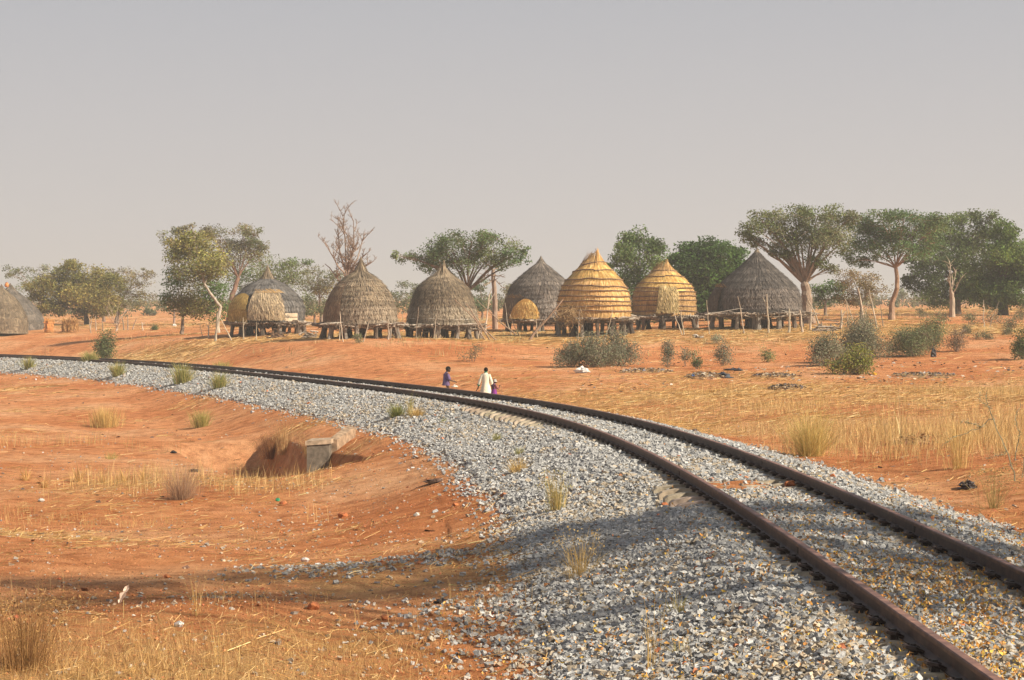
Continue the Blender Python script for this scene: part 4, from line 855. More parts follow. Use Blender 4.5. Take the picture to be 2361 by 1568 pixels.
# ---------------------------------------------------------------- stakes, poles and dead wood round the granaries
def stake(label, Z, x, ybase, h, lean=0, r=.03, c=(.46, .38, .29), fork=False, group='crooked stakes round the granaries', name='stake', kink=.10):
    s = Z / FD; p = on_ground(x, Z); mb = MB(); top = np.array([lean * s, rng.normal(0, .1), h * s + max(0, EYE - (ybase - EY) * s - p[2])])
    P = crooked((0, 0, -.1), top, kink, 7); tube(mb, P, np.linspace(r * 1.25, r * .5, 7), 6, c)
    if fork:
        a = P[4]; tube(mb, crooked(a, a + (top - a) * .7 + (rng.choice([-1, 1]) * .25, 0, .05), .08, 4), np.linspace(r * .7, r * .25, 4), 5, c)
    o = mb.build(name, M_wood, None, loc=p); tag(o, label, 'stake' if name == 'stake' else name.replace('_', ' '), group); return o
for a in [('thick pale crooked post by the left corner of the mat-covered granary', 117, 497, 768, 46, 4, .08), ('thin curved stick leaning before the leftmost granary platform', 116, 535, 768, 38, -30, .035),
    ('pale stake standing before the second mat of the leftmost granary', 116, 562, 770, 38, -2, .04), ('short grey stake before the middle of the leftmost granary', 115, 590, 772, 30, 1, .03),
    ('dark stump left of the leftmost granary', 122, 480, 768, 26, 3, .05), ('thin twig leaning between the leftmost granary and its left post', 124, 468, 768, 20, -8, .025),
    ('long bamboo-like cane leaning on the spired granary', 103, 792, 780, 62, -8, .03), ('pale stick leaning right in front of the spired granary', 103, 836, 778, 44, 14, .035),
    ('straight grey stake at the right foot of the spired granary', 105, 895, 780, 44, 0, .045), ('thin stake at the left foot of the spired granary', 105, 783, 778, 26, 0, .03),
    ('thin upright stick behind the gap right of the spired granary', 124, 929, 765, 45, -1, .02), ('thin stick against the left foot of the shaggy granary', 108, 962, 752, 45, 3, .018),
    ('slender twig standing before the middle of the shaggy granary', 108, 1000, 782, 56, 6, .02), ('slender stick before the right half of the shaggy granary', 108, 1055, 782, 62, 6, .018),
    ('bent pale stick at the right foot of the shaggy granary', 109, 1100, 776, 44, 10, .025),
    ('tall forked pale branch standing left of the dark grey granary', 118, 1120, 765, 100, 14, .05), ('thin tall twig left of the dark grey granary door', 118, 1180, 768, 70, -16, .03),
    ('thin stick leaning left before the dark grey granary', 116, 1200, 775, 50, -24, .025), ('pale slanting stick before the gap between grey and golden granary', 112, 1240, 775, 40, -4, .03),
    ('white thin wavy stick in front of the tall golden granary', 108, 1330, 772, 60, 8, .028), ('forked pale stick in front of the right half of the tall golden granary', 108, 1390, 768, 56, 24, .03),
    ('pale stick leaning left below the smaller golden granary', 112, 1573, 762, 42, -20, .03), ('wavy pale stick below the smaller golden granary', 112, 1578, 762, 44, -8, .035),
    ('thin forked stick left of the charcoal granary', 112, 1636, 758, 66, -7, .028), ('leaning pale stick before the left half of the charcoal granary', 112, 1716, 755, 72, -16, .035),
    ('thick pale pole before the middle of the charcoal granary', 112, 1772, 752, 74, -5, .05), ('short pale post before the right half of the charcoal granary', 112, 1818, 750, 38, 2, .07),
    ('split grey post right of the charcoal granary', 112, 1850, 748, 34, -6, .06), ('bent white pole at the right end of the charcoal granary platform', 114, 1895, 746, 56, -32, .05),
    ('grey post at the right end of the charcoal granary platform', 115, 1868, 746, 34, 2, .06), ('low white stump right of the charcoal granary platform', 116, 1938, 744, 30, 1, .08),
    ('upright grey stick right of the low white stump', 116, 1955, 744, 48, -4, .03), ('tall curved pale pole near the brown thicket tree', 116, 1998, 738, 74, -20, .055),
    ('tall pale forked pole under the slim orange-lit acacia', 117, 2022, 738, 70, -18, .05), ('leaning thin pole left of the tall curved pale pole', 118, 1975, 740, 52, -28, .03),
    ('thin bent pole in front of the brown thicket tree', 118, 1990, 738, 44, 12, .03), ('short forked stick beside the slim orange-lit trunk', 119, 2036, 740, 36, -6, .03),
    ('pale twig pair at the foot of the darker edge tree', 118, 2268, 728, 36, 0, .03), ('white stick slanting right near the darker edge tree', 118, 2280, 728, 34, 24, .02),
    ('pale forked twig left of the far-left huts door', 148, 210, 762, 36, -6, .04), ('thick grey stump below the olive-brown tree', 150, 330 / 1.0, 762, 20, -4, .06)]:
    stake(a[0], a[1], a[2], a[3], a[4], a[5], a[6], tuple(vary((.46, .38, .29), 1, .18, .04)[0]), fork=a[6] > .03 and rng.random() < .5)
for k, x in enumerate((228, 243, 262, 300, 318, 326, 340)):
    stake(['leftmost short pole of the broken fence beneath the bushy olive tree', 'second short pole from the left in the broken fence under the olive tree', 'third short pole in the broken fence under the olive tree', 'middle pole of the broken fence under the olive tree, right of the gap', 'fifth pole of the broken fence under the olive tree', 'last but one pole of the broken fence under the olive tree', 'rightmost short pole of the broken fence beneath the bushy olive tree'][k], 152, x * .87 + 10, 764, rng.uniform(20, 34), rng.uniform(-10, 10), .05, tuple(vary((.40, .32, .25), 1, .2)[0]), group='broken pole fence under the olive tree')

def log_pile(label, Z, x, ybase, w, h, n, name='brushwood_pile', c=WOODC, r=.02, curl=.15):
    s = Z / FD; p = on_ground(x, Z); mb = MB()
    for k in range(n):
        q = np.array([rng.normal(0, .4) * w * s, rng.normal(0, .3), abs(rng.normal(0, .5)) * h * s]); d_ = rvec(1)[0] * (1, .5, .25); d_ *= rng.uniform(.3, .75) * w * s / np.linalg.norm(d_)
        q[2] = max(q[2], .05); a, b = q - d_ * .6, q + d_ * .6; a[2] = max(a[2], .02); b[2] = max(b[2], .02)
        tube(mb, crooked(a, b, curl, 5), rng.uniform(.5, 1) * r, 4, tuple(pick(c, 1)[0]), cap=False)
    o = mb.build(name, M_wood, None, loc=p); tag(o, label, name.replace('_', ' ')); return o
log_pile('heap of brown brushwood stacked under the leftmost granary', 115, 637, 770, 26, 14, 90, c=[(.2, .12, .08), (.27, .17, .11), (.14, .09, .06)], r=.028, curl=.2)
log_pile('tangle of pale branches between the leftmost and the spired granary', 113, 712, 768, 22, 16, 26, 'branch_tangle', r=.05)
log_pile('curled grey roots lying left of the charcoal granary', 110, 1610, 764, 20, 8, 9, 'dead_roots', r=.07, curl=.35)
def pole(label, Z, x0, y0, x1, y1, r, c, name='leaning_branch', dz=0.):
    p = on_ground(x0, Z); e_ = at(x1, y1, Z) - p; e_[1] += dz; mb = MB(); P = crooked((0, 0, 0), e_, .09, 8); tube(mb, P, np.linspace(r, r * .5, 8), 6, c)
    for k in range(3):
        i = rng.integers(3, 7); tube(mb, crooked(P[i], P[i] + rvec(1)[0] * .5, .1, 4), np.linspace(r * .4, r * .15, 4), 4, c)
    tag(mb.build(name, M_wood, None, loc=p), label, 'branch', 'long branches leaning on the granaries')
WC = (.30, .21, .15)
for a in [('long branch sloping down right from the shaggy granary, topmost of three', 109, 1145, 775, 1048, 690), ('branch sloping right from the shaggy granary, middle of three', 108, 1130, 775, 1075, 700), ('lowest branch sloping right from the shaggy granary', 110, 1118, 775, 1085, 715),
          ('thick grey log sloping up to the left side of the tall golden granary', 110, 1222, 775, 1298, 690), ('pale branch sloping between the bare trunk and the dark grey granary', 118, 1190, 735, 1098, 690)]:
    pole(a[0], a[1], a[2], a[3], a[4], a[5], .09 if 'thick' in a[0] else .045, WC)
log_pile('grey driftwood-like branches spilling right of the charcoal granary platform', 113, 1905, 742, 40, 18, 26, 'branch_tangle', r=.06, curl=.1)
for lab, x, w in (('upright orange-brown plank by the domed hut at far left', 108, 4), ('stack of orange mud bricks right of the orange-brown plank', 117, 6), ('dark orange basket-like bundle under the olive-brown tree', 168, 16), ('straw bundle beside the dark orange basket-like bundle', 152, 12)):
    Z = 150; s = Z / FD; p = on_ground(x, Z); mb = MB()
    if w < 5:
        for k in range(3): box(mb, (k * .14 - .14, 0, .55), (.10, .08, 1.15), .1, (.55, .24, .07)); 
        box(mb, (0, -.06, .8), (.5, .05, .1), .1, (.5, .2, .06)); box(mb, (0, -.06, .3), (.5, .05, .1), .1, (.5, .2, .06)); nm = 'plank_frame'
    elif w < 8:
        for k in range(6): box(mb, (rng.normal(0, .04), 0, .1 + k * .17), (.5, .3, .155), rng.normal(0, .1), tuple(vary((.58, .27, .09), 1, .15)[0]), .94)
        nm = 'brick_stack'
    else:
        n = 500; a = rng.uniform(0, 6.28, n); h = rng.uniform(0, 1, n); rr = w * s * .8 * (1 - .3 * h); A = np.stack([np.cos(a) * rr, np.sin(a) * rr, h * .9], 1)
        tubes(mb, A, A + np.stack([rng.normal(0, .08, n), rng.normal(0, .08, n), rng.uniform(.1, .35, n)], 1), .012, .008, pick([(.4, .2, .07), (.5, .3, .12), (.28, .15, .06)], n)); nm = 'straw_bundle'
    tag(mb.build(nm, M_wood, None, loc=p), lab, nm.replace('_', ' '))

# scrub that closes the plain along the skyline
mb = MB(); n = 1500; y = rng.uniform(230, 620, n); x = y * .3 * rng.uniform(-1, 1, n); z = ground_z(x, y); h = rng.uniform(.5, 2.4, n) * (rng.random(n) ** .8 + .3)
k_ = 26; P = np.repeat(np.stack([x, y, z + h * .5], 1), k_, 0) + rng.normal(0, 1, (n * k_, 3)) * (np.repeat(h, k_)[:, None] * np.array([.6, .6, .3])); C = np.repeat(pick([(.16, .15, .08), (.12, .13, .06), (.20, .16, .09), (.10, .12, .055)], n), k_, 0)
leaves(mb, P, .42, C * rng.uniform(.8, 1.25, (len(P), 1)), .6); tag(mb.build('far_scrub', M_leaf), 'low drab scrub dotted over the far plain up to the skyline', 'scrub', kind='stuff')
# ---------------------------------------------------------------- culvert
CB = at(735, 1035, 47.6); CB[2] = gz(CB[0] - .5, CB[1] - 1.2)
cu = empty('culvert', CB, 'small weathered concrete culvert outlet with a sloping wing wall in the eroded hollow', 'culvert')
def slab(mb, P, h, c):                                    # P: four top corners, extruded down by h
    P = np.array(P, float); V = np.concatenate([P, P - (0, 0, h)])
    mb.add(V, np.array([(0, 1, 2, 3), (7, 6, 5, 4), (0, 4, 5, 1), (1, 5, 6, 2), (2, 6, 7, 3), (3, 7, 4, 0)]), c)
ztop = at(735, 1000, 47.6)[2] - CB[2]
mb = MB(); slab(mb, [(-.40, -.10, ztop - .04), (.36, .0, ztop), (.46, .55, ztop + .03), (-.28, .62, ztop)], .12, (.36, .27, .19))
slab(mb, [(-.36, -.06, ztop - .14), (.30, .03, ztop - .11), (.40, .50, ztop - .1), (-.26, .54, ztop - .12)], 1.3, (.14, .115, .09)); mb.build('headwall', M_concrete, cu)
mb = MB(); slab(mb, [(.30, .30, ztop + .02), (.52, .28, ztop - .02), (.98, 1.45, ztop + .26), (.70, 1.50, ztop + .30)], .8, (.30, .21, .14)); mb.build('wing_wall', M_concrete, cu)

cu.scale = (.84, .9, .92)
# ---------------------------------------------------------------- loose stones, gravel and straw on the soil
mb = MB()
def scatter_pts(n, y0, y1, power=1.0, wide=1.08, x0=-1.0, x1=1.0):
    y = y0 + (y1 - y0) * rng.random(n) ** power; x = y * (2048 / 7500) * wide * rng.uniform(x0, x1, n); return x, y
x, y = scatter_pts(40000, 9, 62, 1.3, 1.1, -1, .9)
z, s, d, lim = surf_z(x, y); e_ = np.abs(d) - lim
den = np.where(d < 0, .16 + .5 * np.exp(-e_ / .7) + .35 * np.exp(-((e_ - 3.2) / 1.2) ** 2) * (snoise(x, y, 61, 2, .4) > -.1), .06 + .5 * np.exp(-e_ / .5))
den = den * np.clip(.75 + 1.3 * snoise(x, y, 62, 3, .6), .05, 2); ok = (e_ > 0) & (rng.random(len(x)) < den)
x, y, z = x[ok], y[ok], z[ok]; r = rng.uniform(.008, .024, len(x)) * rng.choice([.6, .9, 1.3], len(x))
stones(mb, np.stack([x, y, z + r * .3], 1), r, stone_cols(len(x), .5, .15) * np.array([.95, .84, .74]))
tag(mb.build('scattered_gravel', M_stone), 'loose grey and reddish stones strewn over the orange soil beside the ballast', 'gravel', kind='stuff')
mb = MB(); x, y = scatter_pts(60000, 8.5, 45, 1.2, 1.12, -1, .95)
z, s, d, lim = surf_z(x, y); ok = (np.abs(d) > lim) & (rng.random(len(x)) < np.clip(.55 + snoise(x, y, 65, 3, .5), .05, 1)); x, y, z = x[ok], y[ok], z[ok]
r = rng.uniform(.004, .012, len(x)); stones(mb, np.stack([x, y, z + r * .2], 1), r, vary((.42, .19, .085), len(x), .35, .1))
tag(mb.build('soil_crumbs', M_stone), 'small reddish soil crumbs and grit on the bare ground', 'soil crumbs', kind='stuff')

mb = MB()
def straw(n, y0, y1, lmin, lmax, r, power=1.0, thr=.42, cols=((.62, .40, .15), (.74, .52, .23), (.5, .31, .12), (.8, .6, .32))):
    n = int(n * 1.15); x, y = scatter_pts(n, y0, y1, power, 1.35); sa = straw_amt(x, y); ok = rng.random(n) < np.clip((sa - thr) * 4.0, 0.02, 1); x, y = x[ok], y[ok]
    z, s, d, lim = surf_z(x, y); ok = np.abs(d) > lim * .97; x, y, z = x[ok], y[ok], z[ok]; n = len(x)
    a = rng.uniform(0, 3.1416, n) if y0 < 20 else rng.normal(0, .7, n); L = rng.uniform(lmin, lmax, n); dx, dy = np.cos(a) * L / 2, np.sin(a) * L / 2
    za, zb = surf_z(x - dx, y - dy)[0], surf_z(x + dx, y + dy)[0]; up = rng.uniform(.004, .03, n); tilt = rng.normal(0, .03, n)
    tubes(mb, np.stack([x - dx, y - dy, za + up], 1), np.stack([x + dx, y + dy, zb + up + np.abs(tilt)], 1), r, r * .8, pick(cols, n, .22))
straw(20000, 8, 30, .02, .14, .0025, 1.0, .38); straw(500, 9, 30, .2, .55, .004, 1.0, .35)
straw(30000, 22, 50, .04, .26, .0042, .9, .40); straw(40000, 50, 85, .1, .5, .007, .9, .40)
straw(60000, 82, 135, .25, .9, .012, .9, .44)
straw(16000, 130, 230, .4, 1.4, .02, .9, .46)
tag(mb.build('straw_litter', M_grass), 'broken dry millet straw lying flat across the soil', 'straw litter', kind='stuff')

# ---------------------------------------------------------------- dry grass
def blades(mb, P, h, w, C, lean=.35, bend=.4, dirs=None):
    n = len(P); a = rng.uniform(0, 6.283, n) if dirs is None else dirs; l = np.abs(rng.normal(0, lean, n)); hd = np.stack([np.cos(a), np.sin(a), np.zeros(n)], 1)
    sd = rvec(n); sd[:, 2] = 0; sd /= np.linalg.norm(sd, axis=1)[:, None] + 1e-9
    h = np.broadcast_to(h, (n,)) * rng.uniform(.5, 1.15, n); w = np.broadcast_to(w, (n,))
    T0 = hd * np.sin(l)[:, None] + np.array([0, 0, 1.]) * np.cos(l)[:, None]; l2 = l + bend * rng.uniform(.2, 1.3, n); T1 = hd * np.sin(l2)[:, None] + np.array([0, 0, 1.]) * np.cos(l2)[:, None]
    M_ = P + T0 * h[:, None] * .55; E = M_ + T1 * h[:, None] * .45; sw = sd * w[:, None] * .5
    V = np.stack([P - sw, P + sw, M_ + sw * .8, M_ - sw * .8, E], 1); b = np.arange(n)[:, None] * 5
    mb.add(V.reshape(-1, 3), np.concatenate([b + np.array([[0, 1, 2, 3]]), b + np.array([[3, 2, 4, 4]])]), np.tile(np.asarray(C), (2, 1)))
SG = [(.62, .42, .17), (.72, .51, .24), (.5, .33, .13), (.56, .41, .2)]
mb = MB()
def field(n, y0, y1, x0, x1, mask, h, w, cols=SG, clump=.25, per=7, lean=.25):
    n = int(n * 1.12); x, y = scatter_pts(n, y0, y1, 1.0, 1.35, x0, x1); ok = rng.random(n) < mask(x, y); x, y = x[ok], y[ok]
    x = np.repeat(x, per) + rng.normal(0, clump, len(x) * per); y = np.repeat(y, per) + rng.normal(0, clump, len(y) * per)
    z, s, d, lim = surf_z(x, y); ok = np.abs(d) > lim; x, y, z = x[ok], y[ok], z[ok]
    if len(x): blades(mb, np.stack([x, y, z - .01], 1), h, w, pick(cols, len(x), .2), lean, .35)
xy = lambda x, Z: (x - CX) / FD * Z
# standing grass of the right-hand field, thickest between the track and the rubbish heaps
field(8500, 30, 68, .25, 1, lambda x, y: np.clip(-.06 + 1.3 * snoise(x, y, 71, 3, .16) + .5 * np.exp(-((y - 44) / 9) ** 2), 0, 1) * sstep(5, 9, x) , .42, .008)
field(4500, 30, 78, .05, 1, lambda x, y: np.clip(.10 + .8 * snoise(x, y, 72, 3, .2), 0, 1), .25, .009)
field(4500, 95, 170, -1, 1, lambda x, y: np.clip(.1 + .9 * snoise(x, y, 73, 3, .09), 0, 1) * sstep(-40, 20, x + (y - 110) * 1.0), .4, .022, [(.55, .40, .2), (.42, .36, .17), (.34, .32, .14), (.62, .46, .24)])
field(2600, 32, 56, -1, -.28, lambda x, y: np.clip(-.02 + 1.5 * snoise(x, y, 74, 3, .25), 0, 1), .45, .008, lean=.15)
field(2600, 20, 36, -1, -.35, lambda x, y: np.clip(-.1 + 1.5 * snoise(x, y, 75, 3, .3), 0, 1), .22, .005)
field(5200, 8.5, 17, -1, .1, lambda x, y: np.clip(.25 + .5 * sstep(-1.2, -3, x) + 1.1 * snoise(x, y, 76, 3, .5), 0, 1) * sstep(-.2, -1.6, x - .05 * (y - 9)), .16, .0028, [(.45, .26, .10), (.58, .36, .14), (.36, .19, .08), (.66, .45, .2)], .12, 8, .5)
field(500, 14, 20, -1, .0, lambda x, y: np.clip(.1 + 1.0 * snoise(x, y, 77, 3, .5), 0, 1), .3, .003, lean=.2)
tag(mb.build('dry_grass', M_grass), 'thin standing dry straw-coloured grass on the field and verges', 'dry grass', kind='stuff')

def solveZ(x, y, Z0):                                    # distance at which the ground in photo column x is seen at photo row y
    Zs = np.linspace(max(9, Z0 * .72), Z0 * 1.3, 160); X = (x - CX) / FD * Zs; z = surf_z(X, Zs)[0]; row = EY + (EYE - z) / Zs * FD
    i = int(np.argmin(np.abs(row - y))); return float(Zs[i]) if abs(row[i] - y) < 14 else Z0
def tuft(label, Z, x, ybase, w, h, n, cols, bw=.006, lean=.5, bend=.5, name='grass_tuft', cat='grass tuft', heads=0, group='grass tufts along the track'):
    Z = solveZ(x, min(ybase, 1545), Z); s = Z / FD; X = (x - CX) * s; z = float(surf_z(np.array([X]), np.array([Z]))[0][0]); mb = MB()
    r = w * s * .28; a = rng.uniform(0, 6.283, n); q = np.abs(rng.normal(0, .5, n)).clip(0, 1.3) * r
    P = np.stack([np.cos(a) * q, np.sin(a) * q, np.full(n, -.02)], 1); H = h * s
    blades(mb, P, H, bw, pick(cols, n, .2), lean, bend, dirs=a + rng.normal(0, .5, n))
    if heads:
        m = heads; t_ = P[:m] * 1.2 + np.stack([np.cos(a[:m]) * H * .3, np.sin(a[:m]) * H * .3, rng.uniform(.55, 1.0, m) * H], 1)
        leaves(mb, np.repeat(t_, 6, 0) + rng.normal(0, .03, (m * 6, 3)), .03, pick(cols, m * 6, .2), .4)
    return tag(mb.build(name, M_grass, None, loc=(X, Z, z)), label, cat, group)
YG = [(.36, .34, .10), (.28, .30, .09), (.48, .42, .15), (.2, .24, .07), (.55, .44, .18)]
DG = [(.62, .44, .17), (.72, .52, .22), (.5, .34, .12)]
tuft('green-yellow grass tuft on the ballast nearest the left photo edge', 118, 66, 850, 36, 34, 320, YG, .02)
tuft('wide bright green-yellow tuft growing over both rails near the feathery sapling', 124, 208, 836, 54, 30, 520, YG, .022)
tuft('green-yellow tuft with a dark stone beside it on the left ballast', 106, 272, 868, 44, 40, 380, YG, .018)
tuft('tall pale tuft hiding the near rail left of centre', 96, 420, 884, 62, 54, 520, YG, .016)
tuft('low wide dry-green tuft between the rails left of centre', 93, 512, 858, 90, 30, 600, [YG[0], YG[2], YG[4], YG[2]], .016)
tuft('green tuft on the ballast slope below the low wide dry-green tuft', 85, 506, 896, 54, 44, 420, YG, .015)
tuft('lone yellow-green tuft on the orange bank left of the culvert', 62, 464, 985, 66, 50, 460, [YG[0], YG[2], YG[4]], .010)
tuft('dark green half of the big tuft on the ballast in the middle', 56, 915, 963, 50, 40, 420, [YG[1], YG[3], YG[0]], .009)
tuft('dry yellow half of the big tuft on the ballast in the middle', 55, 962, 962, 44, 32, 380, DG, .009, .9)
tuft('thin tall seed-stalk sprouting behind the big middle tuft', 57, 945, 958, 24, 66, 60, [YG[0], YG[4]], .008, .2)
tuft('small green sprig on the ballast right of the big middle tuft', 51, 1022, 974, 16, 16, 70, [YG[1], YG[0]], .007)
tuft('small yellow-green tuft below the bare sleeper ends', 42, 1146, 1018, 30, 26, 160, YG, .006)
tuft('sprawling dry pale grass mat on the ballast edge', 33, 1195, 1090, 70, 46, 420, DG, .005, 1.1, .5)
tuft('greenish sprig above the sprawling dry grass mat', 37, 1196, 1050, 30, 30, 90, YG, .005)
tuft('tall sparse tuft with upright green-brown stems at the edge of the tree shadow', 25, 1284, 1180, 70, 100, 150, [YG[0], YG[4], DG[0], YG[2]], .005, .22, .2, heads=30)
tuft('big airy tangle of dry stalks fanning over the ballast in the tree shadow', 18.5, 1340, 1330, 150, 120, 190, DG, .0035, .75, .3, heads=20)
tuft('bright yellow-green grass sprout in the foreground ballast', 14.2, 1560, 1420, 80, 66, 60, [(.52, .44, .1), (.44, .4, .1), (.62, .48, .16)], .005, .7, .4)
tuft('thin dry sprout near the bottom of the photo between grass and rail', 12.6, 1568, 1510, 70, 60, 46, [(.46, .40, .14), (.6, .44, .18)], .004, .7, .3)
tuft('tall stalks rising from the bottom edge near the foreground sprout', 12.4, 1500, 1560, 50, 210, 12, DG, .005, .12, .12)
tuft('large straw-yellow grass clump leaning left beyond the far rail', 37, 1868, 1052, 150, 120, 900, [(.6, .46, .17), (.7, .52, .22), (.44, .38, .12), (.62, .42, .16)], .006, .55, .3, heads=60)
tuft('stiff green-brown weed stalks right of the far rail near the photo edge', 23.5, 2290, 1172, 120, 100, 110, [(.34, .26, .1), (.46, .34, .14), (.28, .26, .1)], .0045, .45, .2, heads=50)
tuft('tall thin dry stalks beyond the far rail right of the large yellow clump', 33, 2060, 1060, 130, 210, 22, DG, .007, .14, .15)
tuft('very tall single pale stalk bending left over the field', 40, 2080, 1020, 20, 170, 5, [(.75, .58, .32)], .012, .12, .2)
tuft('pair of leaning long grass stalks over the litter field', 38, 1885, 990, 60, 190, 10, DG, .010, .25, .25)
tuft('wiry yellow tuft at right beyond the red bank', 31, 2210, 1080, 120, 150, 160, DG, .005, .25, .25)
tuft('pale purple-brown feathery dry weed cushion in the left foreground', 30, 420, 1150, 130, 90, 800, [(.42, .27, .17), (.5, .33, .2), (.36, .24, .17)], .004, .7, .3)
tuft('brown dead weeds growing in the eroded hollow left of the culvert', 46, 655, 1050, 70, 90, 120, [(.4, .24, .11), (.5, .32, .15)], .009, .25, .2, heads=40)
tuft('dense rusty dead weeds filling the shaded hollow', 48, 628, 1056, 90, 60, 320, [(.26, .12, .05), (.34, .17, .07), (.2, .09, .04)], .009, .3, .2, heads=80)
tuft('dry weeds growing before the culvert wall', 45, 712, 1058, 50, 56, 90, [(.55, .38, .16), (.46, .3, .13)], .008, .22, .2, heads=20)
tuft('straw-coloured stand of grass on the left slope above the hollow', 52, 240, 985, 150, 50, 700, DG, .009, .25, .2)
tuft('green-flecked low grass on the left ground', 38, 258, 1048, 60, 22, 120, [YG[1], YG[2], DG[0]], .006, .6)
for k, (x, y, Z) in enumerate([(180, 1110, 33), (235, 1115, 32), (285, 1112, 33), (60, 1108, 33), (100, 1125, 32), (330, 1108, 33)]):
    tuft(['second broken millet stub from the left on the slope', 'broken millet stub in the middle of the row on the left slope', 'millet stub leaning right in the row on the left slope', 'leftmost broken millet stub on the left slope', 'short millet stub low in the row on the left slope', 'rightmost millet stub, beside the purple-brown weed cushion'][k], Z, x, y, 34, 40, 34, [(.5, .3, .11), (.66, .42, .16)], .014, .5, .5, 'stubble_clump', 'stubble', group='millet stubs on the left slope')
tuft('dense rust-brown weeds in the bottom left corner', 12.6, 60, 1560, 330, 190, 620, [(.34, .19, .08), (.44, .26, .1), (.27, .15, .07)], .0028, .35, .3, heads=120)
tuft('twin pale grass stalks standing in the tree shadow at left', 15.5, 452, 1420, 60, 110, 12, DG, .004, .2, .2)
tuft('pair of tall pale stalks in the lower left foreground', 13.6, 505, 1530, 60, 150, 10, DG, .0035, .2, .2)

# thorny sapling at the right edge
Z = 29; s_ = Z / FD; P0 = on_ground(2345, Z); th_o = empty('thorn_sapling', P0, 'wiry grey-green thorny sapling leaning left at the right photo edge', 'sapling'); wood = MB(); lv = MB()
def L2(pts): return np.array([at(a, b, Z) - P0 for a, b in pts]) + np.array([[0, rng.normal(0, .03), 0] for _ in pts])
for pts, r in (([(2340, 1110), (2335, 1080), (2320, 1040), (2300, 1000), (2283, 945), (2270, 905)], .012), ([(2290, 965), (2262, 985), (2225, 1000), (2195, 1010), (2170, 1028)], .007), ([(2262, 985), (2238, 975), (2215, 975)], .005), ([(2340, 1060), (2352, 1000), (2340, 960), (2358, 930)], .008), ([(2320, 1040), (2300, 1052), (2275, 1058)], .005), ([(2358, 1100), (2361, 1040), (2368, 980)], .008), ([(2283, 945), (2262, 925), (2256, 905)], .004)):
    L_ = L2(pts); t_ = np.linspace(0, 1, len(L_)); q = np.linspace(0, 1, 14); C_ = np.stack([np.interp(q, t_, L_[:, k]) for k in range(3)], 1) + rng.normal(0, .012, (14, 3))
    tube(wood, C_, np.linspace(r, r * .4, 14), 5, (.26, .25, .17))
    m = 30; i = rng.integers(0, 13, m); f = rng.random((m, 1)); b_ = C_[i] * (1 - f) + C_[i + 1] * f; tubes(wood, b_, b_ + rvec(m) * .05, .003, .001, (.34, .31, .22))
    leaves(lv, b_ + rng.normal(0, .018, (m, 3)), .026, vary((.2, .23, .10), m, .2), .5)
wood.build('stems', M_bark, th_o); lv.build('foliage', M_leaf, th_o)

# ---------------------------------------------------------------- rubbish
def heap(label, Z, x, w, h, n, cols, dr=1.0):
    s = Z / FD; p = on_ground(x, Z); mb = MB(); a = np.linspace(0, 6.283, 25)[:-1]; V = [(0, 0, h * s)]; rings = 6
    for i in range(1, rings + 1):
        q = i / rings; R_ = w * s * q * (1 + .25 * snoise(np.cos(a) * 2 + x, np.sin(a) * 2, 81, 2, 1.)); zz = h * s * (1 - q ** 1.6) + .04 * rng.normal(0, 1, 24) * (1 - q) - .05 * (i == rings)
        V += list(np.stack([np.cos(a) * R_, np.sin(a) * R_ * dr, zz], 1))
    F = [(0, 1 + k, 1 + (k + 1) % 24, 1 + (k + 1) % 24) for k in range(24)] + [(1 + 24 * i + k, 25 + 24 * i + k, 25 + 24 * i + (k + 1) % 24, 1 + 24 * i + (k + 1) % 24) for i in range(rings - 1) for k in range(24)]
    mb.add(np.array(V), np.array(F), vary((.42, .25, .13), len(F), .2))
    q = np.sqrt(rng.random(n)); aa = rng.uniform(0, 6.283, n); P = np.stack([np.cos(aa) * q * w * s, np.sin(aa) * q * w * s * dr, h * s * (1 - q ** 1.6) + .05], 1)
    A = P - rvec(n) * .1 * (1, 1, .3); tubes(mb, A, 2 * P - A, .016, .008, pick([(.36, .23, .12), (.5, .34, .17), (.22, .15, .1)], n))
    P[:, 2] += .02; m = n // 3; leaves(mb, P[:m], .14, pick(cols, m, .2) * .8, .8, .3)
    return tag(mb.build('rubbish_heap', M_cloth, None, loc=p), label, 'rubbish heap', 'rubbish heaps in the right field')
RC = [(.5, .44, .36), (.12, .1, .09), (.32, .28, .25), (.42, .33, .24), (.2, .2, .24), (.35, .27, .19), (.3, .2, .12)]
heap('long low rubbish heap below the big grey-green bush clump', 82, 1490, 60, 5, 500, RC, 1.6)
heap('dark twiggy rubbish heap under the small upright bushes', 76, 1625, 46, 9, 420, RC, 1.3)
heap('rubbish strewn on the ground left of the yellow-green bush', 78, 1790, 55, 4, 400, RC, 1.6)
heap('grey rubbish strip right of the yellow-green bush', 78, 2130, 70, 4, 480, RC, 1.6)
heap('brown mound of debris in front of the litter field', 68, 1815, 44, 7, 300, RC, 1.2)
heap('low red-brown soil mound in the grass at right', 40, 2120, 66, 10, 60, [(.3, .14, .06)], 1.0)
mb = MB(); n = 1500; x, y = scatter_pts(n, 68, 98, 1, 1.1, .12, 1.0); z, s, d, lim = surf_z(x, y)
ok = (d > 4) & (rng.random(n) < np.clip(.35 + 1.2 * snoise(x, y, 83, 2, .2), 0, 1)); P = np.stack([x, y, z + .03], 1)[ok]; leaves(mb, P, .16, pick([(.5, .42, .33), (.12, .1, .09), (.25, .2, .16), (.45, .34, .23), (.3, .18, .1), (.6, .54, .46), (.36, .25, .15)], len(P)), .7, .8)
x, y = scatter_pts(900, 20, 125, 1, 1.1); z, s, d, lim = surf_z(x, y); ok = abs(d) > lim; P = np.stack([x, y, z + .015], 1)[ok]; leaves(mb, P, .07 + P[:, 1] * .0008, pick([(.1, .08, .07), (.2, .11, .07), (.3, .2, .13), (.13, .09, .07)], len(P)), .8, .9)
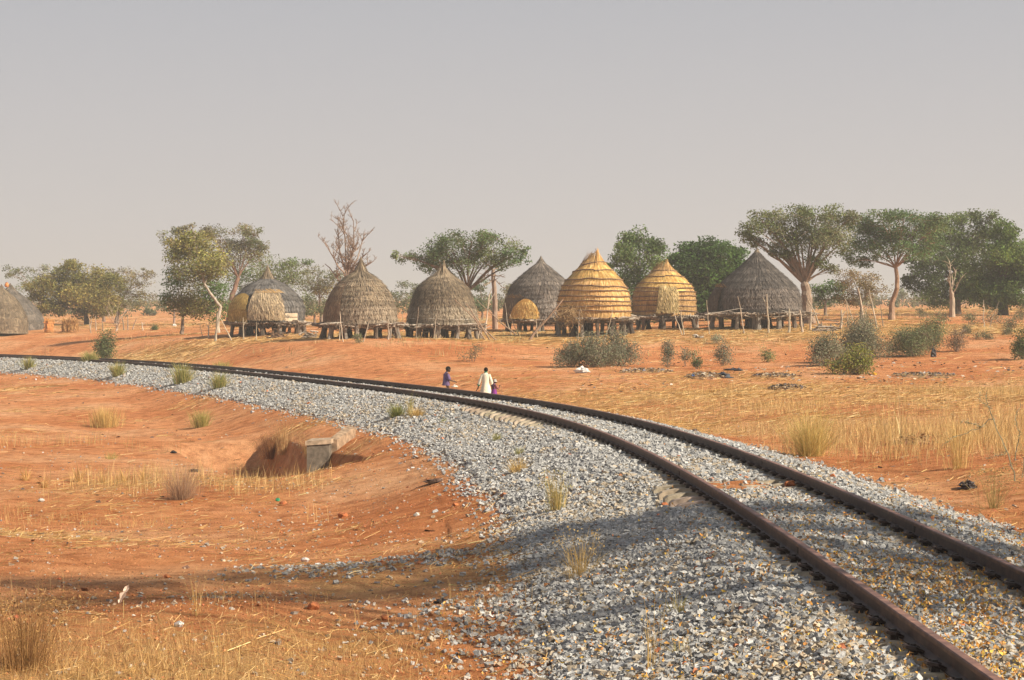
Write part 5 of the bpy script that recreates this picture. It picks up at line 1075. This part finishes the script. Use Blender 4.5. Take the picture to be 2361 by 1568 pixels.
tag(mb.build('litter_scraps', M_plastic), 'small scraps of plastic, rags and dung scattered on the soil', 'litter', kind='stuff')

def scrap(label, Z, x, w, h, c, name='plastic_bag', cat=None, mat=M_plastic, lift=0):
    s = Z / FD; X = (x - CX) * s; z = float(surf_z(np.array([X]), np.array([Z]))[0][0]); mb = MB(); nu, nv = 12, 8; V = []
    for i in range(nv + 1):
        ph = i / nv * math.pi * .62
        for k in range(nu):
            a = k / nu * 6.283; f = 1 + .35 * rng.normal(0, .6); V.append((math.cos(a) * math.sin(ph) * w * s * .5 * f, math.sin(a) * math.sin(ph) * w * s * .45 * f, max(-.01, (math.cos(ph) - math.cos(math.pi * .62)) / 1.37 * h * s * (1 + .2 * rng.normal())) + lift))
    F = [(i * nu + k, (i + 1) * nu + k, (i + 1) * nu + (k + 1) % nu, i * nu + (k + 1) % nu) for i in range(nv) for k in range(nu)]
    mb.add(np.array(V), np.array(F), c); return tag(mb.build(name, mat, None, loc=(X, Z, z)), label, cat or name.replace('_', ' '))
for a in [('white crumpled plastic bag at the foot of the big grey-green bush clump', 82, 1343, 34, 12, (.75, .72, .68)), ('black plastic bag standing upright on the slope at right', 92, 2152, 12, 18, (.02, .02, .025)),
          ('torn black plastic sheet below the charcoal granary', 85, 1692, 44, 6, (.03, .03, .04)), ('black plastic bag on the ground right of the twiggy rubbish heap', 76, 1668, 34, 12, (.03, .04, .06)),
          ('white cloth scrap caught on the grey rubbish strip', 78, 2140, 46, 7, (.66, .62, .58)), ('small bright green plastic scrap near the grey rubbish strip', 79, 2082, 14, 5, (.03, .32, .12)),
          ('small yellow plastic scrap near the green scrap', 80, 2016, 12, 4, (.8, .5, .03)), ('blue plastic scrap in the twiggy rubbish heap', 75.5, 1598, 10, 9, (.05, .12, .3)),
          ('dark rag lying behind the boy in the purple shirt', 74, 950, 20, 5, (.08, .06, .05)), ('white scrap lying behind the two standing children', 75, 1048, 12, 5, (.7, .66, .6)),
          ('shrivelled black plastic scrap on the left ground under the bank', 45, 448, 24, 6, (.02, .02, .02)), ('black flat scrap lying on the left slope below the lone tuft', 52, 400, 14, 5, (.03, .025, .025)),
          ('black burnt scrap in the foreground shadow', 19.5, 1018, 34, 10, (.02, .015, .015)), ('dark brown dung lump pair beyond the far rail', 41, 1600, 30, 12, (.09, .05, .035)),
          ('black scrap with ragged edge in the grass at right', 30, 2232, 40, 16, (.03, .02, .02)), ('row of dark dung lumps on the orange bank below the ballast', 35, 1000, 46, 8, (.10, .055, .035)),
          ('white plastic scrap on open ground left of the leftmost granary', 160, 402, 10, 5, (.75, .72, .68)), ('tiny green plastic scrap at the foot of the bank', 36.5, 640, 10, 6, (.03, .3, .15))]:
    scrap(*a)
# pale torn scrap stuck on a stalk at left
Z = 17.5; mb = MB(); n = 9; t_ = np.linspace(0, 1, n); wv = np.sin(t_ * math.pi) ** .5 * (.026 + .012 * np.sin(t_ * 17)) + .004; bx_ = (t_ - .5) * .09; bz_ = t_ * .17
V = np.concatenate([np.stack([bx_ - wv * .8, .012 * np.sin(t_ * 9), bz_ + wv * .3], 1), np.stack([bx_, .02 + 0 * t_, bz_], 1), np.stack([bx_ + wv * .7, .012 * np.cos(t_ * 7), bz_ - wv * .3], 1)])
F = [(i + k * n, i + 1 + k * n, i + 1 + (k + 1) * n, i + (k + 1) * n) for i in range(n - 1) for k in (0, 1)]
mb.add(V, np.array(F), (.72, .6, .5)); tube(mb, crooked((0, 0, -.16), (.0, 0, .03), .05, 4), .003, 4, (.6, .45, .2)); p = on_ground(284, Z)
tag(mb.build('torn_scrap', M_leafdry, None, loc=p + np.array([0, 0, .14])), 'pale torn scrap caught upright on a dry stalk at lower left', 'scrap')

# reddish rocks
def rock(label, Z, x, w, c=(.40, .14, .055), h=.7):
    s = Z / FD; X = (x - CX) * s; z = float(surf_z(np.array([X]), np.array([Z]))[0][0]); mb = MB(); n = 42; q = rvec(n)
    import bmesh
    bm = bmesh.new()
    for v in q: bm.verts.new(Vector(v * rng.uniform(.72, 1.05)) * (w * s * .5))
    bmesh.ops.convex_hull(bm, input=bm.verts); V = np.array([v.co[:] for v in bm.verts]); bm.verts.index_update()
    F = np.array([[v.index for v in f.verts][:3] for f in bm.faces]); bm.free(); V[:, 2] *= h
    mb.add(V, F, vary(c, len(F), .12, .03)); return tag(mb.build('rock', M_stone, None, loc=(X, Z, z + w * s * .5 * h * .6)), label, 'rock', 'reddish laterite rocks on and beside the track')
for a in [('red rock between the rails just above the sandy gap, left one', 26.5, 1640, 16), ('red rock between the rails above the sandy gap, middle one', 27, 1708, 18), ('biggest red rock leaning against the far rail', 25.5, 1822, 30),
          ('small red rock left of the near rail above the ribbed sleeper end', 25, 1530, 14), ('flat red rock right of the ribbed sleeper end', 24.2, 1533, 20), ('red-brown rock on the ballast edge beyond the far rail', 22.5, 2210, 26),
          ('orange rock on the ballast beyond the far rail, left of the red-brown one', 23.5, 2120, 20), ('round brown rock half in the tree shadow', 18.3, 886, 22), ('dark red clod in the tree shadow at the middle', 18.8, 722, 34),
          ('pair-like brown rock on the left foreground soil', 22, 385, 18), ('small rusty stone on the foreground ballast', 15.5, 1682, 12), ('dark brown stone lying on the ballast below the middle tuft', 41, 1256, 12),
          ('brown clod on the orange bank', 30, 1050, 16), ('red clod at the foot of the bank right of the gully', 33, 790, 26), ('brown stone near the green scrap at the foot of the bank', 36, 652, 20)]:
    rock(*a)
for a in [('pale grey stone standing out on the left foreground soil', 17, 412, 24, (.5, .5, .48)), ('long pale grey stone on the soil left of the ballast toe', 24.5, 703, 22, (.52, .5, .46)), ('pale stone beside a straw on the bank', 29.5, 960, 16, (.5, .48, .44)),
          ('big bluish stone at the bottom on the orange soil', 13.6, 1152, 30, (.36, .38, .4)), ('flat pale stone on the orange soil above the bottom edge', 13.2, 1212, 26, (.46, .47, .46)), ('pale stone on the left slope', 36, 95, 16, (.5, .46, .42))]:
    rock(*a[:4], c=a[4])

# ---------------------------------------------------------------- fallen leaves and pods on the track
mb = MB(); n = 60000; s = 4 + 19 * rng.random(n); d = rng.uniform(-4.2, 3.2, n); x0, y0, z0, t0, c0 = trk(s); x = x0 + d * np.cos(t0); y = y0 + d * np.sin(t0)
den = np.exp(-((s - 8) / 6.5) ** 2) * np.where(d > -.7, 1.0, .28) * np.clip(.6 + .9 * snoise(x, y, 91, 3, 1.1), .05, 1.4); ok = rng.random(n) < den; x, y = x[ok], y[ok]
z = surf_z(x, y)[0] + rng.uniform(.035, .08, len(x)); leaves(mb, np.stack([x, y, z], 1), .042, pick([(.72, .36, .08), (.8, .46, .14), (.55, .26, .07), (.62, .42, .08), (.4, .2, .07)], len(x), .2), .42, .35, .8)
tag(mb.build('fallen_leaves', M_leafdry), 'small yellow and orange fallen leaves lying on the ballast', 'fallen leaves', kind='stuff')

# the tree outside the frame at right whose shadow falls across the foreground
sd = np.array(sun_dir)
def lift(x, y, h):                                        # crown point at height h whose shadow falls on the ground point seen at (x, y)
    Zg = 20.0
    for _ in range(12):
        X = (x - CX) / FD * Zg; zg = float(surf_z(np.array([X]), np.array([Zg]))[0][0]); Zg = .5 * Zg + .5 * (EYE - zg) * FD / (y - EY)
    p = np.array([(x - CX) / FD * Zg, Zg, zg]); return p + sd / sd[2] * (h - zg)
TB2 = np.array([12.5, 9.5, 0]); TB2[2] = gz(TB2[0], TB2[1]); st_ = empty('shade_tree', TB2, 'acacia outside the picture whose shadow lies across the foreground', 'tree'); wood = MB(); lv = MB()
tube(wood, crooked((0, 0, -.2), (-.3, .2, 3.6), .05, 7), np.linspace(.3, .2, 7), 9, (.2, .15, .11)); fork = np.array([-.3, .2, 3.6])
SH = [(x, y, h, r) for x, y, h, r in [(330, 1345, 7.2, .34), (520, 1335, 7.4, .40), (700, 1325, 7.2, .42), (870, 1310, 7.0, .44), (1010, 1290, 6.8, .46), (1130, 1270, 6.6, .46), (1230, 1240, 6.6, .44), (1330, 1225, 6.4, .42), (1430, 1205, 6.2, .40), (1520, 1195, 6.2, .36), (1230, 1300, 6.6, .40), (1380, 1270, 6.3, .36),
      (1600, 1190, 6.2, .34), (1700, 1178, 6.0, .32), (1800, 1175, 6.0, .34), (1900, 1180, 6.0, .36), (2000, 1185, 5.8, .36), (2100, 1195, 5.8, .38), (2200, 1210, 5.6, .38), (2300, 1225, 5.6, .4), (2380, 1240, 5.6, .4), (1750, 1215, 6, .28), (1900, 1225, 6, .28), (2050, 1235, 6, .26), (2250, 1265, 5.6, .3), (1560, 1225, 6.2, .3),
      (180, 1350, 7.4, .4), (40, 1345, 7.4, .4), (180, 1385, 7.4, .3), (60, 1405, 7.4, .3), (340, 1385, 7.3, .34), (480, 1380, 7.2, .34), (620, 1380, 7.2, .4), (760, 1378, 7.1, .36), (900, 1365, 7.0, .36), (1040, 1345, 6.8, .34), (1150, 1325, 6.6, .3)]]
for x, y, h, r in SH:
    c = lift(x, y, h) - TB2; L = limb(fork, c, .1, 7, .05); tube(wood, L, np.linspace(.07, .02, 7), 5, (.2, .15, .11))
    g = rng.normal(0, 1, (int(1000 * r / .4), 3)) * (r * 1.0, r * 1.0, .30); leaves(lv, c + g, .085, vary((.08, .12, .04), len(g), .2), .55, .2)
for k in range(4):
    c = lift(rng.uniform(1700, 2700), rng.uniform(1310, 1480), rng.uniform(6, 7)) - TB2; r = .25; L = limb(fork, c, .1, 6, .05); tube(wood, L, np.linspace(.06, .015, 6), 5, (.2, .15, .11))
    g = rng.normal(0, 1, (170, 3)) * (.4, .4, .25); leaves(lv, c + g, .08, vary((.08, .12, .04), len(g), .2), .55, .2)
wood.build('trunk', M_bark, st_); lv.build('crown', M_leaf, st_)

# ---------------------------------------------------------------- the three children
def skin_mesh(name, pts, edges, rad, mat, parent, sub=2, col=(1, 1, 1), root=0):
    me = bpy.data.meshes.new(name + '_cage'); me.from_pydata([tuple(p) for p in pts], edges, []); ob = bpy.data.objects.new(name + '_cage', me); COL.objects.link(ob)
    md = ob.modifiers.new('s', 'SKIN'); md.use_smooth_shade = True
    for i, v in enumerate(me.skin_vertices[0].data):
        r = rad[i]; v.radius = (r, r) if not isinstance(r, tuple) else r; v.use_root = (i == root)
    ms = ob.modifiers.new('d', 'SUBSURF'); ms.levels = sub; ms.render_levels = sub
    dg = bpy.context.evaluated_depsgraph_get(); m2_ = bpy.data.meshes.new_from_object(ob.evaluated_get(dg)); bpy.data.objects.remove(ob)
    a = m2_.attributes.get('Col') or m2_.attributes.new('Col', 'FLOAT_COLOR', 'FACE'); a.data.foreach_set('color', np.tile([*col, 1.0], len(m2_.polygons)).astype(np.float32))
    m2_.materials.clear(); m2_.materials.append(mat); m2_.name = name
    o = bpy.data.objects.new(name, m2_); COL.objects.link(o); o.parent = parent; return o

def ell_mesh(mb, c, r, col, nu=14, nv=10, f=None, v0=0.0, v1=1.0):
    V = []
    for i in range(nv + 1):
        ph = (v0 + (v1 - v0) * i / nv) * math.pi
        for k in range(nu):
            a = k / nu * 6.2832; q = np.array([math.sin(ph) * math.cos(a), math.sin(ph) * math.sin(a), math.cos(ph)])
            if f: q = f(q)
            V.append(np.array(c) + q * np.array(r))
    F = [(i * nu + k, (i + 1) * nu + k, (i + 1) * nu + (k + 1) % nu, i * nu + (k + 1) % nu) for i in range(nv) for k in range(nu)]
    mb.add(np.array(V), np.array(F), col)

def garment(name, parent, rings, mat, colf, nu=24, folds=.06, thick=True):
    """rings: (z, rx, ry, cx, cy) from the neck down to the hem"""
    mb = MB(); rg = np.array(rings, float); t = np.linspace(0, len(rg) - 1, 26); R5 = np.stack([np.interp(t, np.arange(len(rg)), rg[:, k]) for k in range(5)], 1)
    a = np.arange(nu) / nu * 6.2832; V = []
    for z, rx, ry, cx_, cy_ in R5:
        q = (rg[0, 0] - z) / (rg[0, 0] - rg[-1, 0]); w = 1 + folds * q * np.sin(a * 7 + 2 * q) + folds * .5 * q * np.sin(a * 4 + 1)
        V.append(np.stack([cx_ + np.cos(a) * rx * w, cy_ + np.sin(a) * ry * w, np.full(nu, z)], 1))
    V = np.concatenate(V); n = len(R5); F = np.array([(i * nu + k, (i + 1) * nu + k, (i + 1) * nu + (k + 1) % nu, i * nu + (k + 1) % nu) for i in range(n - 1) for k in range(nu)])
    C = np.array([colf(R5[i, 0], a[k]) for i in range(n - 1) for k in range(nu)]); mb.add(V, F[:, ::-1], C); return mb.build(name, mat, parent, smooth=True)

SKIN = (.062, .032, .020)
def child(label, x, Z, H, face, pose, shirt, shirt_len, build):
    """H: height; face: heading (radians, 0 = away from the camera, + = turned to the right)"""
    Zs = np.linspace(50, 75, 251); dd_ = track_sd((x - CX) / FD * Zs, Zs)[1]; Z = float(Zs[int(np.argmin(abs(dd_ - Z)))])       # Z comes in as the distance beyond the track
    p = on_ground(x, Z); H = EYE - (face[1] - EY) / FD * Z - p[2]; face = face[0]; u = H / 6.3 if H > 1.05 else H / 5.2      # head height
    root = empty('person', p, label, 'person', 'children walking beyond the track', rz=-face)
    hz = H - u / 2; sh = H - u * 1.28; hip = H * .48; kn = H * .27; sw = u * .78; hw = u * .38
    P = [(0, 0, hip), (0, -.01, hip + (sh - hip) * .5), (0, .0, sh - .03), (0, .01, sh + .05), (0, .03, H - u * .78)]; E_ = [(0, 1), (1, 2), (2, 3), (3, 4)]; Rd = [u * .42, u * .40, u * .42, u * .2, u * .2]
    for sx, (kx, ky, fy) in zip((-1, 1), pose['legs']):
        i = len(P); P += [(sx * hw, 0, hip - .03), (sx * hw + kx, ky, kn), (sx * hw + kx, fy, .06), (sx * hw + kx, fy + u * .5, .03)]; E_ += [(0, i), (i, i + 1), (i + 1, i + 2), (i + 2, i + 3)]; Rd += [u * .30, u * .2, u * .12, u * .11]
    hands = []
    for sx, (el, wr) in zip((-1, 1), pose['arms']):
        kf = H / pose['h0']; el = tuple(np.array(el) * kf); wr = tuple(np.array(wr) * kf); i = len(P); P += [(sx * sw, 0, sh - .02), el, wr]; E_ += [(2, i), (i, i + 1), (i + 1, i + 2)]; Rd += [u * .2, u * .14, u * .10]; hands.append((np.array(el), np.array(wr), sx))
    for el, wr, sx in hands:                              # palm, four fingers and a thumb, curled
        dv_ = (wr - el) / np.linalg.norm(wr - el); sdv = np.cross(dv_, (0, 0, 1.)); sdv /= np.linalg.norm(sdv) + 1e-9; dn = np.cross(dv_, sdv); dn = dn if dn[2] < 0 else -dn
        wi = P.index(tuple(wr)) if tuple(wr) in P else None
        pi = len(P); P.append(tuple(wr + dv_ * u * .2)); Rd.append((u * .11, u * .07)); E_.append((wi, pi))
        for k, (o_, L_) in enumerate(((-.09, .2), (-.03, .24), (.03, .23), (.09, .18))):
            a_ = len(P); b_ = wr + dv_ * u * .3 + sdv * u * o_; P += [tuple(b_), tuple(b_ + (dv_ * .6 + dn * .6) * u * L_ * .6), tuple(b_ + (dv_ * .2 + dn * 1.3) * u * L_ * .7)]; Rd += [u * .038, u * .034, u * .028]; E_ += [(pi, a_), (a_, a_ + 1), (a_ + 1, a_ + 2)]
        a_ = len(P); P += [tuple(wr + dv_ * u * .12 - sdv * u * .13 * sx), tuple(wr + dv_ * u * .26 - sdv * u * .17 * sx + dn * u * .06)]; Rd += [u * .042, u * .032]; E_ += [(pi, a_), (a_, a_ + 1)]
    body = skin_mesh('body', P, E_, Rd, M_skin, root, 2, SKIN)
    # head with face, ears, cropped hair
    hd = MB(); nod = pose.get('nod', .2); tn = pose.get('turn', 0.0); c = np.array((0, .03 + nod * u * .4, hz))
    def hf(q):
        q = q.copy(); f = max(0, q[1])
        if q[2] < 0: q[0] *= 1 - .28 * abs(q[2]); q[1] *= 1 - .15 * abs(q[2])
        if q[1] < 0: q[1] *= 1.12 + .1 * q[2]
        return q
    ell_mesh(hd, (0, 0, 0), (u * .37, u * .42, u * .5), SKIN, 18, 14, hf)
    tube(hd, [(0, u * .36, u * .08), (0, u * .45, -u * .07), (0, u * .46, -u * .12), (0, u * .38, -u * .15)], (.012, .017, .022, .014), 6, SKIN)
    tube(hd, [(-u * .12, u * .355, -u * .25), (0, u * .40, -u * .245), (u * .12, u * .355, -u * .25)], (.006, .014, .006), 6, (.09, .035, .03)); tube(hd, [(-u * .10, u * .35, -u * .29), (0, u * .39, -u * .295), (u * .10, u * .35, -u * .29)], (.006, .014, .006), 6, (.08, .035, .03))
    for sx in (-1, 1):
        ell_mesh(hd, (sx * u * .15, u * .365, u * .02), (u * .06, u * .035, u * .035), (.55, .52, .48), 8, 6); ell_mesh(hd, (sx * u * .15, u * .395, u * .02), (u * .025, u * .012, u * .025), (.01, .01, .01), 6, 4)
        tube(hd, [(sx * u * .08, u * .39, u * .09), (sx * u * .23, u * .33, u * .09)], .007, 5, (.02, .012, .01))
        ell_mesh(hd, (sx * u * .38, -u * .02, -u * .02), (u * .05, u * .09, u * .13), SKIN, 8, 6)
    ho = hd.build('head', M_skin, body, smooth=True); ho.location = c; ho.rotation_euler = (-nod, 0, -tn)
    hm = MB(); ell_mesh(hm, (0, -u * .02, u * .04), (u * .395, u * .44, u * .49), (.012, .010, .009), 18, 8, hf, 0, .46)
    def back(q): q = q.copy(); q[1] = -abs(q[1]) if q[1] > .35 else q[1]; return q
    ell_mesh(hm, (0, -u * .09, -u * .02), (u * .36, u * .40, u * .40), (.012, .010, .009), 16, 8, None, .2, .66)
    hr = hm.build('hair', M_cloth, body, smooth=True); hr.location = c; hr.rotation_euler = (-nod, 0, -tn)
    zc = sh + .055; zh = H * shirt_len
    cl = garment(build['garment'], root, [(zc, u * .24, u * .24, 0, .01), (zc - .03, u * .42, u * .30, 0, 0), (sh - .01, u * .76, u * .42, 0, 0), (sh - u * .5, u * .74, u * .50, 0, 0), (hip + .05, u * .70, u * .54, 0, 0), (zh, u * build.get('hem', .95), u * build.get('hem', .95) * .85, 0, -.01)], M_cloth, shirt)
    sm = MB()
    for el, wr, sx in hands:
        e2 = np.array(el) * 1.0; a0 = np.array((sx * sw * .78, 0, sh - .015)); endp = e2 + (wr - e2) * build.get('sleeve', .0)
        if build.get('sleeve', 0) == 0: endp = a0 + (e2 - a0) * .92
        P_ = np.array([a0, a0 + (e2 - a0) * .5, (a0 + (e2 - a0) * .92), endp]) if build.get('sleeve', 0) else np.array([a0, a0 + (e2 - a0) * .5, endp])
        tube(sm, P_, np.linspace(u * .30, u * build.get('cuff', .24), len(P_)), 10, shirt(sh, 0))
        dd = (endp - P_[-2]); dd = dd / np.linalg.norm(dd)
        if 'trim' in build: tube(sm, [endp - dd * .03, endp + dd * .012], u * build.get('cuff', .24) * 1.06, 10, build['trim'])
    sm.build('sleeves', M_cloth, cl, smooth=True)
    if 'trim' in build:
        cm = MB(); a = np.linspace(0, 6.2832, 17); tube(cm, np.stack([np.cos(a) * u * .25, np.sin(a) * u * .25 + .01, np.full(17, zc + .01)], 1), .018, 6, build['trim'], cap=False); cm.build('collar', M_cloth, cl)
    return root, body, u, c, hands

def pole_held(label, p0, d_, L, r, c, name='stick'):
    mb = MB(); p0 = np.array(p0); d_ = np.array(d_) / np.linalg.norm(d_); tube(mb, crooked(p0 - d_ * .12, p0 + d_ * L, .04, 7) - p0, np.linspace(r, r * .6, 7), 6, c)
    tag(mb.build(name, M_wood, None, loc=p0), label, 'stick')
def w_of(root, q):
    c_, s__ = math.cos(root.rotation_euler.z), math.sin(root.rotation_euler.z); return np.array((root.location.x + c_ * q[0] - s__ * q[1], root.location.y + s__ * q[0] + c_ * q[1], root.location.z + q[2]))

def shirt_a(z, a): k = .5 + .5 * math.sin(a * 9); return (.13 + .03 * k, .09 + .02 * k, .19 + .03 * k)
H1 = 1.13
r1_, b_1, u_, c_, hd_ = child('boy in a short-sleeved purple shirt walking right, head bent, holding a thin stick', 1029, 2.7, H1, (1.15, 845),
    dict(legs=[(0, .12, .02), (0, .02, -.16)], arms=[((-.16, .02, .62), (-.14, .12, .46)), ((.19, .06, .61), (.17, .27, .56))], nod=.5, h0=1.13), shirt_a, .36, dict(garment='shirt', hem=.78, cuff=.30))
pw = w_of(r1_, hd_[1][1]); pole_held('thin bent stick held by the boy in the purple shirt', pw, (.25, .0, -.9), .45, .008, (.3, .22, .13))
def shirt_b(z, a): return (.74, .68, .55)
r2_, b_2, u_, c_, hd_ = child('boy seen from behind in a long cream robe with green collar and cuffs', 1120, 3.3, 1.12, (.15, 847),
    dict(legs=[(0, .06, .04), (0, -.02, -.04)], arms=[((-.22, -.02, .60), (-.27, .02, .44)), ((.21, 0, .60), (.22, .06, .43))], nod=.1, h0=1.12), shirt_b, .20, dict(garment='robe', hem=1.12, sleeve=.55, cuff=.27, trim=(.03, .24, .14)))
pw = w_of(r2_, hd_[0][1]); pole_held('dark thick stick held by the boy in the cream robe', pw, (-.42, .05, -.9), .42, .016, (.12, .08, .06))
def shirt_c(z, a):
    if z < .40: return (.30, .06, .32) if math.sin(a * 14) > 0 else (.16, .04, .2)
    return (.05, .04, .10) if math.sin(a * 6 + z * 40) < .4 else (.32, .12, .12)
r3_, b_3, u_, c_, hd_ = child('smallest child in a black-and-white striped cap and purple dress beside the robed boy', 1139, 3.1, .80, (.95, 875),
    dict(legs=[(0, .05, .03), (0, -.02, -.05)], arms=[((-.14, .02, .42), (-.12, .1, .34)), ((.14, .10, .44), (.07, .20, .56))], nod=.15, h0=.8), shirt_c, .22, dict(garment='dress', hem=.95, cuff=.24))
cm = MB(); V = []; nu, nv = 20, 12; C = []
for i in range(nv + 1):
    ph = i / nv * math.pi * .56
    for k in range(nu): a = k / nu * 6.2832; V.append((math.cos(a) * math.sin(ph) * u_ * .45, math.sin(a) * math.sin(ph) * u_ * .50, math.cos(ph) * u_ * .52))
for i in range(nv):
    for k in range(nu): C.append((.72, .70, .66) if (i // 2) % 2 else (.02, .02, .022))
cm.add(np.array(V), np.array([(i * nu + k, (i + 1) * nu + k, (i + 1) * nu + (k + 1) % nu, i * nu + (k + 1) % nu) for i in range(nv) for k in range(nu)]), np.array(C))
tube(cm, [(0, 0, u_ * .5), (-.01, -.01, u_ * .72)], (.014, .006), 5, (.02, .02, .02))
cap_ = cm.build('knitted_cap', M_cloth, r3_, smooth=True); cap_.location = tuple(c_ + np.array((0, 0, .01)))
pole_held('thin stick standing beside the smallest child', w_of(r3_, (.13, .2, .42)), (.15, 0, -1), .42, .005, (.35, .26, .16))


#print('KIDS', [tuple(round(v, 2) for v in q.location) for q in (r1_, r2_, r3_)])
# ---------------------------------------------------------------- haze
hz = MB(); box(hz, (0, 1000, 14), (5400, 7400, 58))
M_haze = bpy.data.materials.new('dust_haze'); M_haze.use_nodes = True; nt = M_haze.node_tree
nt.nodes.remove(nt.nodes['Principled BSDF']); pv_ = nt.nodes.new('ShaderNodeVolumePrincipled')
pv_.inputs['Color'].default_value = (.95, .92, .88, 1); pv_.inputs['Density'].default_value = 0.0008; pv_.inputs['Anisotropy'].default_value = 0.1
nt.links.new(pv_.outputs[0], nt.nodes['Material Output'].inputs['Volume'])
tag(hz.build('haze', M_haze), 'thin pale harmattan dust in the air over the plain', 'haze', kind='stuff')
S.cycles.volume_step_rate = 10
